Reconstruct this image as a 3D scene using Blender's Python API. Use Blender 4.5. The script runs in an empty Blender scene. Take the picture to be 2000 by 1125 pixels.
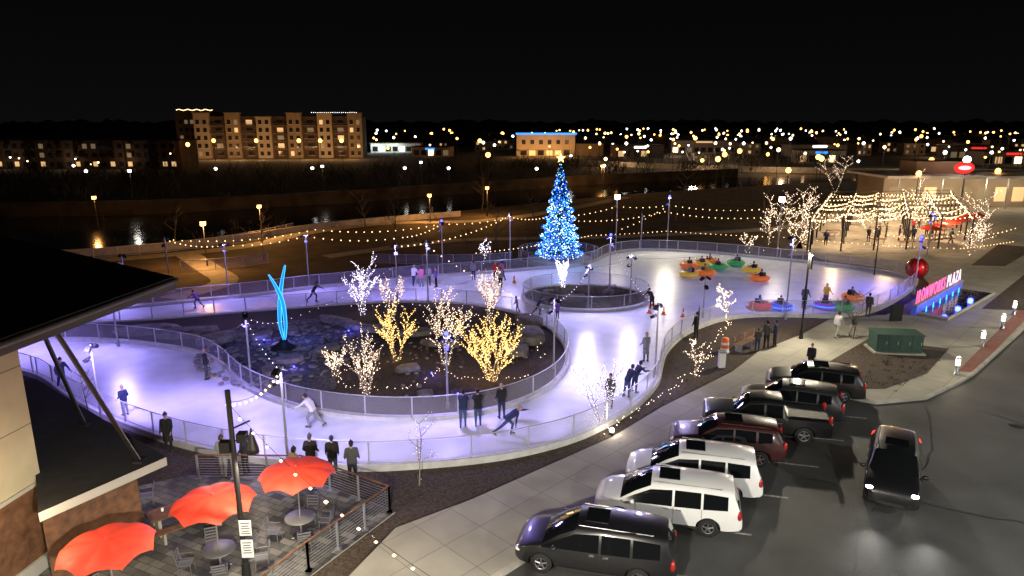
import bpy, bmesh, math, random
from mathutils import Vector, Matrix, noise
from mathutils.geometry import tessellate_polygon
R=random.Random(7)
sc=bpy.context.scene
sc.view_settings.view_transform='Standard'; sc.view_settings.look='None'; sc.view_settings.exposure=0
COL=sc.collection
# ------------------------------------------------------------ materials
M={}
def mat(n,c,rough=.7,metal=0,em=None,es=0,var=0,scale=5,bump=0,bscale=None,alpha=1,coat=0,light=False):
    m=bpy.data.materials.new(n); m.use_nodes=True; M[n]=m
    nt=m.node_tree; b=nt.nodes['Principled BSDF']
    b.inputs['Base Color'].default_value=(*c,1); b.inputs['Roughness'].default_value=rough
    b.inputs['Metallic'].default_value=metal
    if coat: b.inputs['Coat Weight'].default_value=coat; b.inputs['Coat Roughness'].default_value=.05
    if em: b.inputs['Emission Color'].default_value=(*em,1); b.inputs['Emission Strength'].default_value=es
    if alpha<1: b.inputs['Alpha'].default_value=alpha
    if var or bump:
        geo=nt.nodes.new('ShaderNodeNewGeometry')
    if var:
        nz=nt.nodes.new('ShaderNodeTexNoise'); nz.inputs['Scale'].default_value=scale; nz.inputs['Detail'].default_value=6
        nt.links.new(geo.outputs['Position'],nz.inputs['Vector'])
        cr=nt.nodes.new('ShaderNodeValToRGB')
        cr.color_ramp.elements[0].position=.3; cr.color_ramp.elements[1].position=.7
        cr.color_ramp.elements[0].color=(*[max(0,x*(1-var)) for x in c],1)
        cr.color_ramp.elements[1].color=(*[min(1,x*(1+var)) for x in c],1)
        nt.links.new(nz.outputs['Fac'],cr.inputs['Fac']); nt.links.new(cr.outputs['Color'],b.inputs['Base Color'])
    if bump:
        n2=nt.nodes.new('ShaderNodeTexNoise'); n2.inputs['Scale'].default_value=bscale or scale*3; n2.inputs['Detail'].default_value=4
        nt.links.new(geo.outputs['Position'],n2.inputs['Vector'])
        bp=nt.nodes.new('ShaderNodeBump'); bp.inputs['Strength'].default_value=bump; bp.inputs['Distance'].default_value=.05
        nt.links.new(n2.outputs['Fac'],bp.inputs['Height']); nt.links.new(bp.outputs['Normal'],b.inputs['Normal'])
    if em and not light:
        try: m.cycles.emission_sampling='NONE'
        except Exception: pass
    return m
def grid_mat(n,c1,c2,mortar,w,h,ms,rough=.8,rot=0,offset=0.5,noise_s=.6):
    m=bpy.data.materials.new(n); m.use_nodes=True; M[n]=m; nt=m.node_tree; b=nt.nodes['Principled BSDF']
    geo=nt.nodes.new('ShaderNodeNewGeometry'); mp=nt.nodes.new('ShaderNodeMapping'); mp.inputs['Rotation'].default_value=(0,0,rot)
    br=nt.nodes.new('ShaderNodeTexBrick'); br.inputs['Scale'].default_value=1; br.inputs['Brick Width'].default_value=w; br.inputs['Row Height'].default_value=h
    br.inputs['Mortar Size'].default_value=ms; br.inputs['Color1'].default_value=(*c1,1); br.inputs['Color2'].default_value=(*c2,1); br.inputs['Mortar'].default_value=(*mortar,1)
    br.offset=offset
    nt.links.new(geo.outputs['Position'],mp.inputs[0]); nt.links.new(mp.outputs[0],br.inputs['Vector'])
    nz=nt.nodes.new('ShaderNodeTexNoise'); nz.inputs['Scale'].default_value=noise_s; nz.inputs['Detail'].default_value=8
    nt.links.new(geo.outputs['Position'],nz.inputs['Vector'])
    mx=nt.nodes.new('ShaderNodeMix'); mx.data_type='RGBA'; mx.blend_type='MULTIPLY'; mx.inputs[0].default_value=.7
    cr=nt.nodes.new('ShaderNodeValToRGB'); cr.color_ramp.elements[0].position=.3; cr.color_ramp.elements[1].position=.7
    cr.color_ramp.elements[0].color=(.55,.55,.55,1); cr.color_ramp.elements[1].color=(1,1,1,1)
    nt.links.new(nz.outputs['Fac'],cr.inputs['Fac'])
    nt.links.new(br.outputs['Color'],mx.inputs[6]); nt.links.new(cr.outputs['Color'],mx.inputs[7]); nt.links.new(mx.outputs[2],b.inputs['Base Color'])
    b.inputs['Roughness'].default_value=rough
    return m
mat('soil',(.055,.042,.026),.95,var=.6,scale=.35,bump=.5,bscale=4)
mat('mulch',(.05,.034,.023),.95,var=.7,scale=9,bump=1,bscale=14)
mat('creek',(.09,.09,.10),.9,var=.7,scale=4,bump=1,bscale=7)
mat('asphalt',(.055,.055,.054),.6,var=.4,scale=.35,bump=.3,bscale=30); mat('tar',(.02,.02,.02),.4)
mat('line_paint',(.30,.30,.29),.6,var=.5,scale=6)
mat('ice',(.78,.80,.86),.34,var=.10,scale=.9,bump=.08,bscale=3)
mat('conc',(.34,.32,.28),.8,var=.25,scale=1.2)
mat('kerbwhite',(.5,.5,.5),.6,var=.15,scale=3)
grid_mat('pavement',(.36,.34,.28),(.33,.31,.26),(.2,.185,.16),1.6,1.6,.016,.8,math.radians(-45),0,.5)
grid_mat('pavers',(.22,.21,.19),(.055,.054,.052),(.025,.025,.025),.55,.3,.012,.75,math.radians(25),.37,3)
grid_mat('redpaver',(.30,.10,.07),(.22,.07,.05),(.1,.06,.05),.2,.1,.006,.8,math.radians(45),.5,3)
mat('metal',(.42,.43,.45),.4,.7); mat('chairmetal',(.22,.22,.23),.5,.5); mat('darkmetal',(.03,.03,.032),.45,.5); mat('black',(.01,.01,.011),.5)
mat('fencerail',(.5,.5,.54),.35,.3)
mat('mesh',(.38,.38,.44),.6,alpha=.34)
mat('water',(.004,.006,.008),.14,bump=.5,bscale=.9)
mat('bark',(.22,.19,.16),.85,var=.3,scale=20); mat('twig',(.10,.085,.07),.9)
mat('brush',(.04,.033,.025),.95); mat('needle',(.02,.06,.03),.8,var=.3,scale=5)
mat('rock',(.22,.205,.19),.85,var=.4,scale=2.5,bump=.6,bscale=4)
mat('warm',(1,.8,.5),.5,em=(1,.60,.26),es=5); mat('pergbulb',(1,.8,.5),.5,em=(1,.64,.32),es=7); mat('warmw',(1,.85,.7),.5,em=(1,.74,.52),es=4.5)
mat('yellow',(1,.75,.3),.5,em=(1,.62,.19),es=4); mat('coolw',(.9,.9,1),.5,em=(.90,.80,1),es=4.5)
mat('lblue',(.05,.1,1),.5,em=(.01,.09,1),es=5); mat('lcyan',(.1,.5,1),.5,em=(.03,.42,1),es=3.2); mat('lwhite',(1,1,1),.5,em=(.62,.88,1),es=5)
mat('sculpt',(.02,.2,.8),.4,em=(.01,.20,1),es=1.15); mat('sculptedge',(.1,.6,1),.4,em=(.05,.55,1),es=2.2)
mat('amber',(1,.5,.1),.5,em=(1,.42,.08),es=9); mat('farwhite',(1,1,1),.5,em=(.95,.95,.9),es=7); mat('farwarm',(1,.8,.5),.5,em=(1,.66,.32),es=6)
mat('floodface',(1,1,1),.5,em=(1,.93,.78),es=20); mat('bollardglow',(1,1,1),.5,em=(1,.85,.62),es=6); mat('blueface',(.2,.2,1),.5,em=(.06,.08,1),es=6)
mat('win_lit',(.8,.6,.3),.5,em=(1,.62,.28),es=.7); mat('win_dim',(.3,.25,.15),.5,em=(1,.7,.4),es=.13); mat('win_dark',(.02,.022,.025),.15)
mat('facade',(.26,.19,.13),.85,var=.15,scale=.5); mat('facadelt',(.40,.32,.24),.85,var=.1,scale=.5); mat('brickdk',(.10,.06,.045),.9,var=.3,scale=1)
mat('beige',(.46,.40,.28),.8,var=.10,scale=1,bump=.15,bscale=40); mat('wood',(.13,.06,.03),.7,var=.4,scale=4); mat('roofdk',(.012,.012,.012),.9,var=.4,scale=3); mat('fascia',(.10,.095,.085),.6); mat('fascialt',(.4,.39,.36),.6)
mat('soffit',(.07,.045,.025),.6,var=.3,scale=3)
mat('umb',(.74,.05,.025),.65,var=.12,scale=3); mat('orange',(.85,.18,.02),.5); mat('white',(.75,.75,.75),.5); mat('bluestrip',(.02,.1,.4),.5,em=(.02,.25,1),es=2.0)
mat('redglow',(.8,.02,.02),.4,em=(1,.04,.03),es=1.0); mat('pinkglow',(.6,.1,.2),.4,em=(1,.16,.32),es=1.2); mat('whiteglow',(.7,.6,.7),.4,em=(1,.72,.85),es=1.1)
mat('redball',(.35,.006,.01),.25,em=(.6,.0,.01),es=.03,coat=.6)
mat('bluelit_wall',(.15,.2,.6),.3,em=(.03,.05,.9),es=.22); mat('green_box',(.02,.06,.045),.6,var=.2,scale=4)  # sign wall: blue lighting put into its colour and glow
mat('tyre',(.012,.012,.012),.85); mat('rim',(.4,.4,.42),.3,.9); mat('glass',(.006,.007,.008),.05,coat=.5); mat('plastic',(.02,.02,.02),.6)
mat('paint',(.008,.008,.010),.35,coat=.7); mat('paint_white',(.72,.73,.74),.3,coat=.8,metal=.0); mat('paint_red',(.035,.005,.006),.35,coat=.8); mat('paint_grey',(.02,.021,.024),.35,coat=.8)
mat('hl',(.7,.72,.75),.1,coat=1); mat('hl_on',(1,1,1),.3,em=(1,.98,.92),es=40); mat('tail',(.35,.01,.01),.2,coat=1); mat('tail_on',(.8,.02,.02),.3,em=(1,.03,.02),es=4)
mat('skin',(.42,.25,.18),.6); mat('hair',(.03,.018,.012),.8); mat('jacket',(.02,.02,.025),.85); mat('trouser',(.02,.022,.03),.85); mat('shoe',(.03,.03,.03),.6); mat('eye',(.01,.01,.01),.3)
CL={}
for k,c in dict(black=(.012,.012,.014),navy=(.02,.03,.09),grey=(.22,.22,.24),jean=(.05,.08,.17),tan=(.35,.25,.15),white=(.6,.58,.6),purple=(.15,.06,.3),yellow=(.6,.38,.05),red=(.45,.04,.03),dgrey=(.06,.06,.065),pale=(.45,.43,.40),pink=(.6,.15,.3)).items():
    CL[k]=mat('cloth_'+k,c,.9,var=.2,scale=30)
BC={}
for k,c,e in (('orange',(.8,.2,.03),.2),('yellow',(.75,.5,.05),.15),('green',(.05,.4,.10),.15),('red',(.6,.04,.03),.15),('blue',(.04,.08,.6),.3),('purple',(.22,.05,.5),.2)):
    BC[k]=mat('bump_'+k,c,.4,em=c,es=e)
# ------------------------------------------------------------ mesh builder
class MB:
    def __init__(s): s.v=[];s.f=[];s.m=[];s.mats=[];s.sm=[]
    def mi(s,n):
        if n not in s.mats: s.mats.append(n)
        return s.mats.index(n)
    def add(s,vs,fs,m,smooth=False):
        o=len(s.v); s.v.extend([tuple(x) for x in vs]); k=s.mi(m)
        for f in fs: s.f.append([i+o for i in f]); s.m.append(k); s.sm.append(smooth)
    def box(s,c,d,m,rz=0,mtx=None,taper=1):
        x,y,z=[q/2 for q in d]; vs=[]
        for sz in(-1,1):
            t=1 if sz<0 else taper
            for sx,sy in((-1,-1),(1,-1),(1,1),(-1,1)): vs.append(Vector((sx*x*t,sy*y*t,sz*z)))
        mt=mtx if mtx is not None else Matrix.Rotation(rz,4,'Z')
        vs=[mt@v+Vector(c) for v in vs]
        s.add(vs,[(3,2,1,0),(4,5,6,7),(0,1,5,4),(1,2,6,5),(2,3,7,6),(3,0,4,7)],m)
    def tube(s,a,b,r0,r1,m,n=6,cap=True,smooth=True):
        a=Vector(a);b=Vector(b);d=b-a
        if d.length<1e-6:return
        d.normalize(); u=d.orthogonal().normalized(); w=d.cross(u)
        vs=[]
        for p,r in((a,r0),(b,r1)):
            for i in range(n):
                t=2*math.pi*i/n; vs.append(p+u*math.cos(t)*r+w*math.sin(t)*r)
        s.add(vs,[(i,(i+1)%n,n+(i+1)%n,n+i) for i in range(n)],m,smooth)
        if cap: s.add(vs,[tuple(range(n))[::-1],tuple(range(n,2*n))],m)
    def octa(s,c,r,m):
        x,y,z=c
        s.add([(x+r,y,z),(x-r,y,z),(x,y+r,z),(x,y-r,z),(x,y,z+r),(x,y,z-r)],[(0,2,4),(2,1,4),(1,3,4),(3,0,4),(2,0,5),(1,2,5),(3,1,5),(0,3,5)],m)
    def sph(s,c,r,m,nu=10,nv=7,sc=(1,1,1),mtx=None,dz=(0,1)):
        vs=[];fs=[]
        for j in range(nv+1):
            ph=math.pi*(dz[0]+(dz[1]-dz[0])*j/nv)
            for i in range(nu):
                th=2*math.pi*i/nu
                v=Vector((r*sc[0]*math.sin(ph)*math.cos(th),r*sc[1]*math.sin(ph)*math.sin(th),r*sc[2]*math.cos(ph)))
                if mtx is not None: v=mtx@v
                vs.append(v+Vector(c))
        for j in range(nv):
            for i in range(nu): fs.append((j*nu+i,(j+1)*nu+i,(j+1)*nu+(i+1)%nu,j*nu+(i+1)%nu))
        s.add(vs,fs,m,True)
    def lathe(s,c,prof,m,n=16,axis='Z',smooth=True):
        vs=[];fs=[]
        for r,h in prof:
            for i in range(n):
                t=2*math.pi*i/n
                if axis=='Z': v=(c[0]+r*math.cos(t),c[1]+r*math.sin(t),c[2]+h)
                else: v=(c[0]+r*math.cos(t),c[1]+h,c[2]+r*math.sin(t))
                vs.append(v)
        for j in range(len(prof)-1):
            for i in range(n): fs.append((j*n+i,j*n+(i+1)%n,(j+1)*n+(i+1)%n,(j+1)*n+i))
        s.add(vs,fs,m,smooth)
    def prism(s,poly,z0,z1,m,ms=None):
        vs=[Vector((p[0],p[1],z1)) for p in poly]
        tr=tessellate_polygon([vs]); 
        out=[]
        for t in tr:
            a,b,c=[vs[i] for i in t]
            if (b-a).cross(c-a).z<0: t=(t[0],t[2],t[1])
            out.append(tuple(t))
        s.add(vs,out,m)
        if z0 is not None and z0!=z1:
            n=len(poly); ws=[(p[0],p[1],z0) for p in poly]+[(p[0],p[1],z1) for p in poly]
            s.add(ws,[(i,(i+1)%n,n+(i+1)%n,n+i) for i in range(n)],ms or m)
    def mesh(s,name):
        me=bpy.data.meshes.new(name); me.from_pydata(s.v,[],s.f)
        for n in s.mats: me.materials.append(M[n])
        me.polygons.foreach_set('material_index',s.m); me.polygons.foreach_set('use_smooth',s.sm)
        me.update(); return me
    def obj(s,name,loc=(0,0,0),rz=0):
        return link(name,s.mesh(name),loc,rz)
def link(name,me,loc=(0,0,0),rz=0,scale=1):
    o=bpy.data.objects.new(name,me); o.location=loc; o.rotation_euler=(0,0,rz); o.scale=(scale,)*3; COL.objects.link(o); return o
def cr_curve(pts,closed=True,step=.5):
    out=[];n=len(pts); P=[Vector((p[0],p[1],0)) for p in pts]
    rng=range(n) if closed else range(n-1)
    for i in rng:
        if closed: a,b,c,d=P[(i-1)%n],P[i],P[(i+1)%n],P[(i+2)%n]
        else: a,b,c,d=P[max(i-1,0)],P[i],P[i+1],P[min(i+2,n-1)]
        k=max(1,int((c-b).length/step))
        for j in range(k):
            t=j/k
            out.append(.5*((2*b)+(-a+c)*t+(2*a-5*b+4*c-d)*t*t+(-a+3*b-3*c+d)*t**3))
    if not closed: out.append(P[-1])
    return out
def normals(path,closed):
    n=len(path);N=[]
    for i in range(n):
        a=path[(i-1)%n] if (closed or i>0) else path[i]; b=path[(i+1)%n] if (closed or i<n-1) else path[i]
        d=(b-a); d.z=0
        if d.length<1e-6: d=Vector((1,0,0))
        d.normalize(); N.append(Vector((-d.y,d.x,0)))
    return N
def band(mb,path,th,z0,z1,m,closed=True):
    N=normals(path,closed); n=len(path); vs=[]
    for p,nn in zip(path,N):
        for s_,z in((-1,z0),(-1,z1),(1,z1),(1,z0)): 
            q=p+nn*s_*th/2; vs.append((q.x,q.y,z))
    fs=[]
    for i in range(n if closed else n-1):
        j=(i+1)%n
        for k in range(4): fs.append((i*4+k,j*4+k,j*4+(k+1)%4,i*4+(k+1)%4))
    mb.add(vs,fs,m)
def fence(name,path,closed=True,z=.3,h=1.0,post=2.0,blue=True):
    mb=MB(); n=len(path)
    for zz,r in((z+h,.028),(z+.08,.018)):
        for i in range(n if closed else n-1):
            a=path[i];b=path[(i+1)%n]; mb.tube((a.x,a.y,zz),(b.x,b.y,zz),r,r,'fencerail',5,False)
    acc=0;last=path[0]
    for i in range(n):
        p=path[i]; acc+=(p-last).length; last=p
        if i==0 or acc>=post:
            acc=0; mb.box((p.x,p.y,z+h/2),(.06,.06,h),'fencerail')
            mb.box((p.x,p.y,z+.012),(.14,.14,.02),'metal')
    vs=[];fs=[]
    for p in path: vs+= [(p.x,p.y,z+.1),(p.x,p.y,z+h-.05)]
    for i in range(n if closed else n-1):
        j=(i+1)%n; fs.append((2*i,2*j,2*j+1,2*i+1))
    mb.add(vs,fs,'mesh')
    return mb.obj(name)
def spot(loc,tgt,col,p,ang=120,blend=.6,r=.15,name='flood_light'):
    l=bpy.data.lights.new(name,'SPOT'); l.energy=p;l.color=col;l.spot_size=math.radians(ang);l.spot_blend=blend;l.shadow_soft_size=r
    o=bpy.data.objects.new(name,l);o.location=loc; d=Vector(tgt)-Vector(loc); o.rotation_euler=d.to_track_quat('-Z','Y').to_euler(); COL.objects.link(o); return o
def point(loc,col,p,r=.15,name='lamp_light'):
    l=bpy.data.lights.new(name,'POINT'); l.energy=p;l.color=col;l.shadow_soft_size=r
    o=bpy.data.objects.new(name,l);o.location=loc;COL.objects.link(o);return o
# ------------------------------------------------------------ camera / world
cam=bpy.data.cameras.new('camera');cam.sensor_width=36;cam.lens=24;cam.clip_end=5000;cam.clip_start=.1
co=bpy.data.objects.new('camera',cam);co.location=(0,0,14);co.rotation_euler=(math.radians(90-13.6),0,0);COL.objects.link(co);sc.camera=co
w=bpy.data.worlds.new('World');sc.world=w;w.use_nodes=True;nt=w.node_tree;bg=nt.nodes['Background']
tc=nt.nodes.new('ShaderNodeTexCoord');sp=nt.nodes.new('ShaderNodeSeparateXYZ');rp=nt.nodes.new('ShaderNodeValToRGB')
nt.links.new(tc.outputs['Generated'],sp.inputs[0]);nt.links.new(sp.outputs['Z'],rp.inputs['Fac']);nt.links.new(rp.outputs['Color'],bg.inputs['Color'])
e=rp.color_ramp.elements;e[0].position=0;e[0].color=(.0036,.0033,.0034,1);e[1].position=.22;e[1].color=(.0011,.0011,.0012,1);bg.inputs['Strength'].default_value=1
s=bpy.data.lights.new('moon','SUN');s.energy=.02;s.angle=.01;s.color=(.9,.85,.8);so=bpy.data.objects.new('moon',s);so.rotation_euler=(math.radians(40),0,math.radians(30));COL.objects.link(so)
# ------------------------------------------------------------ ground
mb=MB();mb.prism([(-2500,-300),(2500,-300),(2500,3500),(-2500,3500)],None,0,'soil');mb.obj('ground')
kerb=[(-5.2,5),(-5,14),(-.8,18.5),(2.4,21.7),(4.2,24),(13,34.2),(14.6,35.2),(16.5,34.0),(18.6,32.6),(21.5,33.2),(24.5,35.3),(26.5,36.9),(34.8,44.8),(60,69.5),(110,118)]
mb=MB();mb.prism(kerb+[(220,118),(220,-40),(-5,-40)],None,.006,'asphalt');mb.obj('parking_lot')
mb=MB()
left=[(-6.5,5),(-5.2,18.6),(-4.1,21.4),(-1.5,23.3),(4.6,28.6),(7.5,31.9),(12.6,36.9),(15.4,40.5),(19.5,44),(23,47.6),(27.8,48.9),(31.7,52.6),(36.6,57.8),(38.2,62),(36,66),(33,69),(32,74),(48,104),(60,118)]
mb.prism(left+kerb[::-1],0,.13,'pavement','conc');mb.obj('pavement')
mb=MB();kp=[Vector((x,y,0)) for x,y in kerb];band(mb,kp,.18,.0,.15,'conc',False);mb.obj('kerb')
mb=MB();mb.prism([(25.6,37.0),(26.4,36.8),(60,70.2),(59.2,71)],None,.138,'redpaver');mb.obj('brick_paving')
mb=MB();mb.prism([(17.3,37.0),(23.5,43.0),(27.6,41),(23.6,36.6),(20.0,34.3),(18.3,34.3)],None,.145,'mulch')
for poly in([(36,50.5),(39,50),(52,63),(50,64.5)],[(46,67),(49,66.5),(60,77),(57,79)]): mb.prism(poly,None,.145,'mulch')
mb.obj('planting_bed')
mb=MB();mb.prism([(-32,14),(-7,14),(-5.4,18.6),(-4.2,21.6),(-1.6,23.5),(4.5,28.8),(7.4,32.1),(12.5,37.1),(15.3,40.7),(19.4,44.2),(22.9,47.8),(20,52),(6,45),(-5,40),(-32,40)],None,.03,'mulch');mb.obj('planting_bed')
mb=MB();hd=Vector((.968,-.25,0))
for i in range(9):
    a=Vector((-1.2+i*2.22,17.8+i*2.42,0))+Vector((.1,-.2,0)); b=a+hd*5.2; nn=Vector((.25,.968,0))*.05
    mb.prism([tuple((a-nn)[:2]),tuple((b-nn)[:2]),tuple((b+nn)[:2]),tuple((a+nn)[:2])],None,.012,'line_paint')
mb.obj('parking_marking')
mb=MB()
for x,y in((24,30),(30,35.5)): mb.lathe((x,y,.01),[(0,0),(.34,0),(.36,-.004)],'darkmetal',20)
mb.obj('manhole_cover')
mb=MB()
for pts in([(9,16),(13,22),(18,27),(21,32)],[(20,20),(27,28),(36,37),(48,50)],[(12,25),(18,22),(26,20)],[(26,26),(24,31),(22,33)]):
    pp=cr_curve([(x+R.uniform(-.2,.2),y) for x,y in pts],False,.6);N=normals(pp,False)
    off=[R.uniform(-.12,.12) for _ in pp];pp=[p+n*o for p,n,o in zip(pp,N,off)]
    mb.prism([tuple((p+n*.035)[:2]) for p,n in zip(pp,N)]+[tuple((p-n*.035)[:2]) for p,n in list(zip(pp,N))[::-1]],None,.011,'tar')
mb.obj('tar_seams')
# ------------------------------------------------------------ rink
outer=[(-26.6,36.1),(-23.4,33.5),(-20.9,31.6),(-18.2,29.8),(-15.4,28.2),(-12.9,27.1),(-10.4,26.3),(-8.1,25.9),(-5.9,25.7),(-3.9,25.9),(-1.7,26.3),(.2,26.9),(2.3,28),(4.1,29.5),(5.9,31.6),(7.3,33.9),(8.1,35.7),(8.7,37.8),(9.6,40.5),(11.3,43.6),(13.3,46),(15.7,47.9),(18.3,48.7),(21.2,48.6),(24.3,48.6),(27.3,50),(31,53.4),(35.3,58.3),(36.8,61.4),(34.8,64.7),(31.1,67.7),(26.9,70.3),(22.3,73.2),(17.1,75),(13.7,75),(10.5,72.6),(8.5,69),(6,66.3),(2.5,65.2),(-.5,64),(-4.8,62.5),(-8.5,61.4),(-13.6,58.9),(-17.6,57),(-21.2,54.7),(-24.7,53.1),(-28,51.5),(-31,50.2),(-36,48.8),(-39,45.5),(-38.5,41.5),(-35,38.8),(-30.5,37.8)]
inner=[(-31.3,42.8),(-27.5,42.6),(-24.2,42),(-19.8,40.3),(-17.3,38.2),(-14.4,34.6),(-11.4,32.2),(-8.8,31),(-5.9,30.4),(-3.2,30.6),(-1,31.4),(1.1,33.2),(2.6,35.7),(3.4,39.1),(3.2,42.6),(2.2,46),(0,49.3),(-4,51.8),(-8.1,52.3),(-12.1,51.8),(-15.8,50.7),(-21,49),(-25.9,47.3),(-31.3,46),(-33.5,44.4)]
OP=cr_curve(outer);IP=cr_curve(inner);EP=[Vector((6+5.1*math.cos(t*math.pi/24),54+4.3*math.sin(t*math.pi/24),0)) for t in range(48)]
mb=MB();mb.prism([tuple(p[:2]) for p in OP],0,.1,'ice','kerbwhite');mb.obj('ice_rink')
mb=MB()
for pth in(OP,IP,EP): band(mb,pth,.3,.0,.32,'kerbwhite')
mb.obj('rink_kerb')
fence('rink_fence',OP,post=2.0);fence('rink_fence',IP,post=2.0);fence('rink_fence',EP,post=2.0)
mb=MB();mb.prism([tuple(p[:2]) for p in IP],0,.2,'mulch');mb.prism([tuple(p[:2]) for p in EP],0,.2,'mulch');mb.obj('garden_island')
mb=MB();cp=cr_curve([(-19.5,45),(-18,41),(-15.2,37.5),(-12,34.6),(-9.5,34),(-10,37),(-9,41),(-10.5,45.5),(-14,47.5)],True);mb.prism([tuple(p[:2]) for p in cp],None,.215,'creek');mb.obj('creek_bed')
def rock(mb,x,y,z,sx,sy,sz,rz,m='rock',seed=0,sub=2):
    bm=bmesh.new();bmesh.ops.create_icosphere(bm,subdivisions=sub,radius=1)
    rot=Matrix.Rotation(rz,4,'Z')
    for v in bm.verts:
        k=1+.35*noise.noise(v.co*1.3+Vector((seed*3.1,seed,0))); c=v.co*k
        c=Vector((max(-.8,min(.8,c.x))*sx,max(-.8,min(.8,c.y))*sy,max(-.7,min(.6,c.z))*sz)); v.co=rot@c+Vector((x,y,z))
    mb.add([v.co[:] for v in bm.verts],[[v.index for v in f.verts] for f in bm.faces],m);bm.free()
big=[(-24.6,44.3,2.6,1.0,.5,.3),(-21.6,43.6,2.4,1.0,.6,.2),(-19.2,42.4,1.6,1,.6,1),(-12.5,46.6,1.8,.6,.5,-.5),(-10.9,45.3,1.6,.6,.5,-.6),(-9.3,44.6,1.5,.6,.5,-.2),(1.1,42.8,1.2,1.8,.9,.2),(1.2,46.2,1.0,1.4,.8,.4),(.3,40,.9,1.0,.6,0),(-6.6,43.8,1.5,.7,.4,.3),(-13.2,38.5,1,.6,.4,.4),(-11.5,40.4,1.1,.6,.4,1),(-8.6,38.9,.8,.5,.3,0),(-6,37,.9,.5,.3,.5),(-4.5,33.2,.5,.4,.25,.3),(-13.8,36.6,.8,.5,.35,2),(-15,44.2,.9,.6,.4,2),(-16.6,43,1,.6,.4,1),(-4.6,41.5,1.6,.5,.3,-.2),(5,53,1.2,.7,.5,.2),(8,55,.8,.5,.4,1),(3,55,.7,.5,.4,1)]
for i,(x,y,a,b,c,rz) in enumerate(big):
    mb=MB();rock(mb,0,0,0,a,b,c,rz,seed=i);mb.obj('boulder',(x,y,.3))
mb=MB()
for i in range(420):
    a=R.random()*6.28;q=R.random()**.5; x=-14+5.2*q*math.cos(a);y=40.6+6.3*q*math.sin(a)
    r_=R.uniform(.08,.3); rock(mb,x,y,.22,r_,r_*R.uniform(.6,1),r_*.6,R.random()*6,seed=i,sub=1)
for i in range(110):
    a=R.random()*6.28; x=-5+6.5*math.cos(a)*R.random();y=40.5+8.5*math.sin(a)*R.random();r_=R.uniform(.06,.2); rock(mb,x,y,.22,r_,r_*.8,r_*.6,R.random()*6,seed=i,sub=1)
mb.obj('river_stones')
mb=MB()
def tuft(mb,x,y,z,h,n,m='twig'):
    for i in range(n):
        a=R.random()*6.28;l=h*R.uniform(.5,1);t=R.uniform(.1,.7)
        b=Vector((x+R.uniform(-.1,.1),y+R.uniform(-.1,.1),z));e_=b+Vector((math.cos(a)*t*l,math.sin(a)*t*l,l)); s_=Vector((-math.sin(a),math.cos(a),0))*.015
        mb.add([b-s_,b+s_,e_],[(0,1,2)],m)
for i in range(160):
    a=R.random()*6.28;q=R.random()**.5;x=-5+7.5*q*math.cos(a);y=41+9*q*math.sin(a)
    tuft(mb,x,y,.2,R.uniform(.25,.6),14)
for i in range(60):
    a=R.random()*6.28;q=R.random()**.5;tuft(mb,6+4.5*q*math.cos(a),54+3.8*q*math.sin(a),.2,R.uniform(.25,.6),16)
N_=normals(OP,True)
for i in range(150):
    k=R.randrange(len(OP));p=OP[k]
    if -4<p.x<19 and p.y<50:
        q=p-N_[k]*R.uniform(.4,1.6)
        if (q-Vector((-5,41,0))).length>(p-Vector((-5,41,0))).length or p.x>9: tuft(mb,q.x,q.y,.03,R.uniform(.12,.3),9)
for i in range(70):
    a=R.random();b_=R.random();tuft(mb,18.5+6*a+2*b_,35.2+6*a-1.5*b_,.14,R.uniform(.1,.3),10)
mb.obj('dry_grass')
# ------------------------------------------------------------ poles and lamps
def light_pole(x,y,h,blue=False,lit=False,d=1):
    mb=MB();mb.tube((0,0,0),(0,0,.5),.11,.1,'metal',10);mb.tube((0,0,.5),(0,0,h),.06,.045,'metal',8)
    for i,(zz,a) in enumerate(((h-.15,0),(h-.15,math.pi),(h-.75,1.3))):
        c=Vector((math.cos(a)*.28,math.sin(a)*.28,zz)); mb.tube((0,0,zz),c,.02,.02,'metal',5)
        mt=Matrix.Rotation(a,4,'Z')@Matrix.Rotation(math.radians(35),4,'Y'); mb.box(c,(.3,.26,.14),'darkmetal',mtx=mt)
        mb.box(c+mt@Vector((0,0,-.08)),(.24,.2,.015),'blueface' if blue else ('floodface' if lit else 'darkmetal'),mtx=mt)
    if blue: mb.sph((0,0,h+.1),.11,'blueface',8,6)
    return mb.obj('light_pole',(x,y,0),R.random()*6)
LP=[(-17.6,57.6,4.8,0,0),(-23.2,54.2,4.6,0,0),(-25.2,41.6,4,0,0),(-13.9,34.2,4.4,0,0),(-9.1,25.3,4.7,0,0),(-3.2,31.6,4.0,1,0),(2.4,37.2,4.4,0,0),(-9.3,53.6,4.6,0,0),(-6.6,52,5.2,0,0),(-6.6,63.5,5,1,0),(-.2,65.4,5.6,0,0),(8.2,56,4.9,1,0),(9.3,52,4.0,0,0),(8.0,36,4.4,0,0),(20,48,6.2,0,0),(17.5,76,6,1,1),(-30,58.3,4.4,0,0),(14,48.2,3.2,0,0),(5.8,50.2,3.6,0,0),(14.5,75.8,4.5,0,0)]
for a in LP: light_pole(*a)
def path_lamp(x,y,h,m,name='street_lamp'):
    mb=MB();mb.tube((0,0,0),(0,0,.6),.1,.08,'darkmetal',8);mb.tube((0,0,.6),(0,0,h-.3),.05,.04,'darkmetal',8)
    mb.lathe((0,0,h-.3),[(.05,0),(.24,.03),(.28,.40),(.0,.44)],m,10);mb.lathe((0,0,h+.12),[(.3,0),(.24,.06),(.04,.16),(0,.2)],'darkmetal',10)
    return mb.obj(name,(x,y,0))
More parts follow.
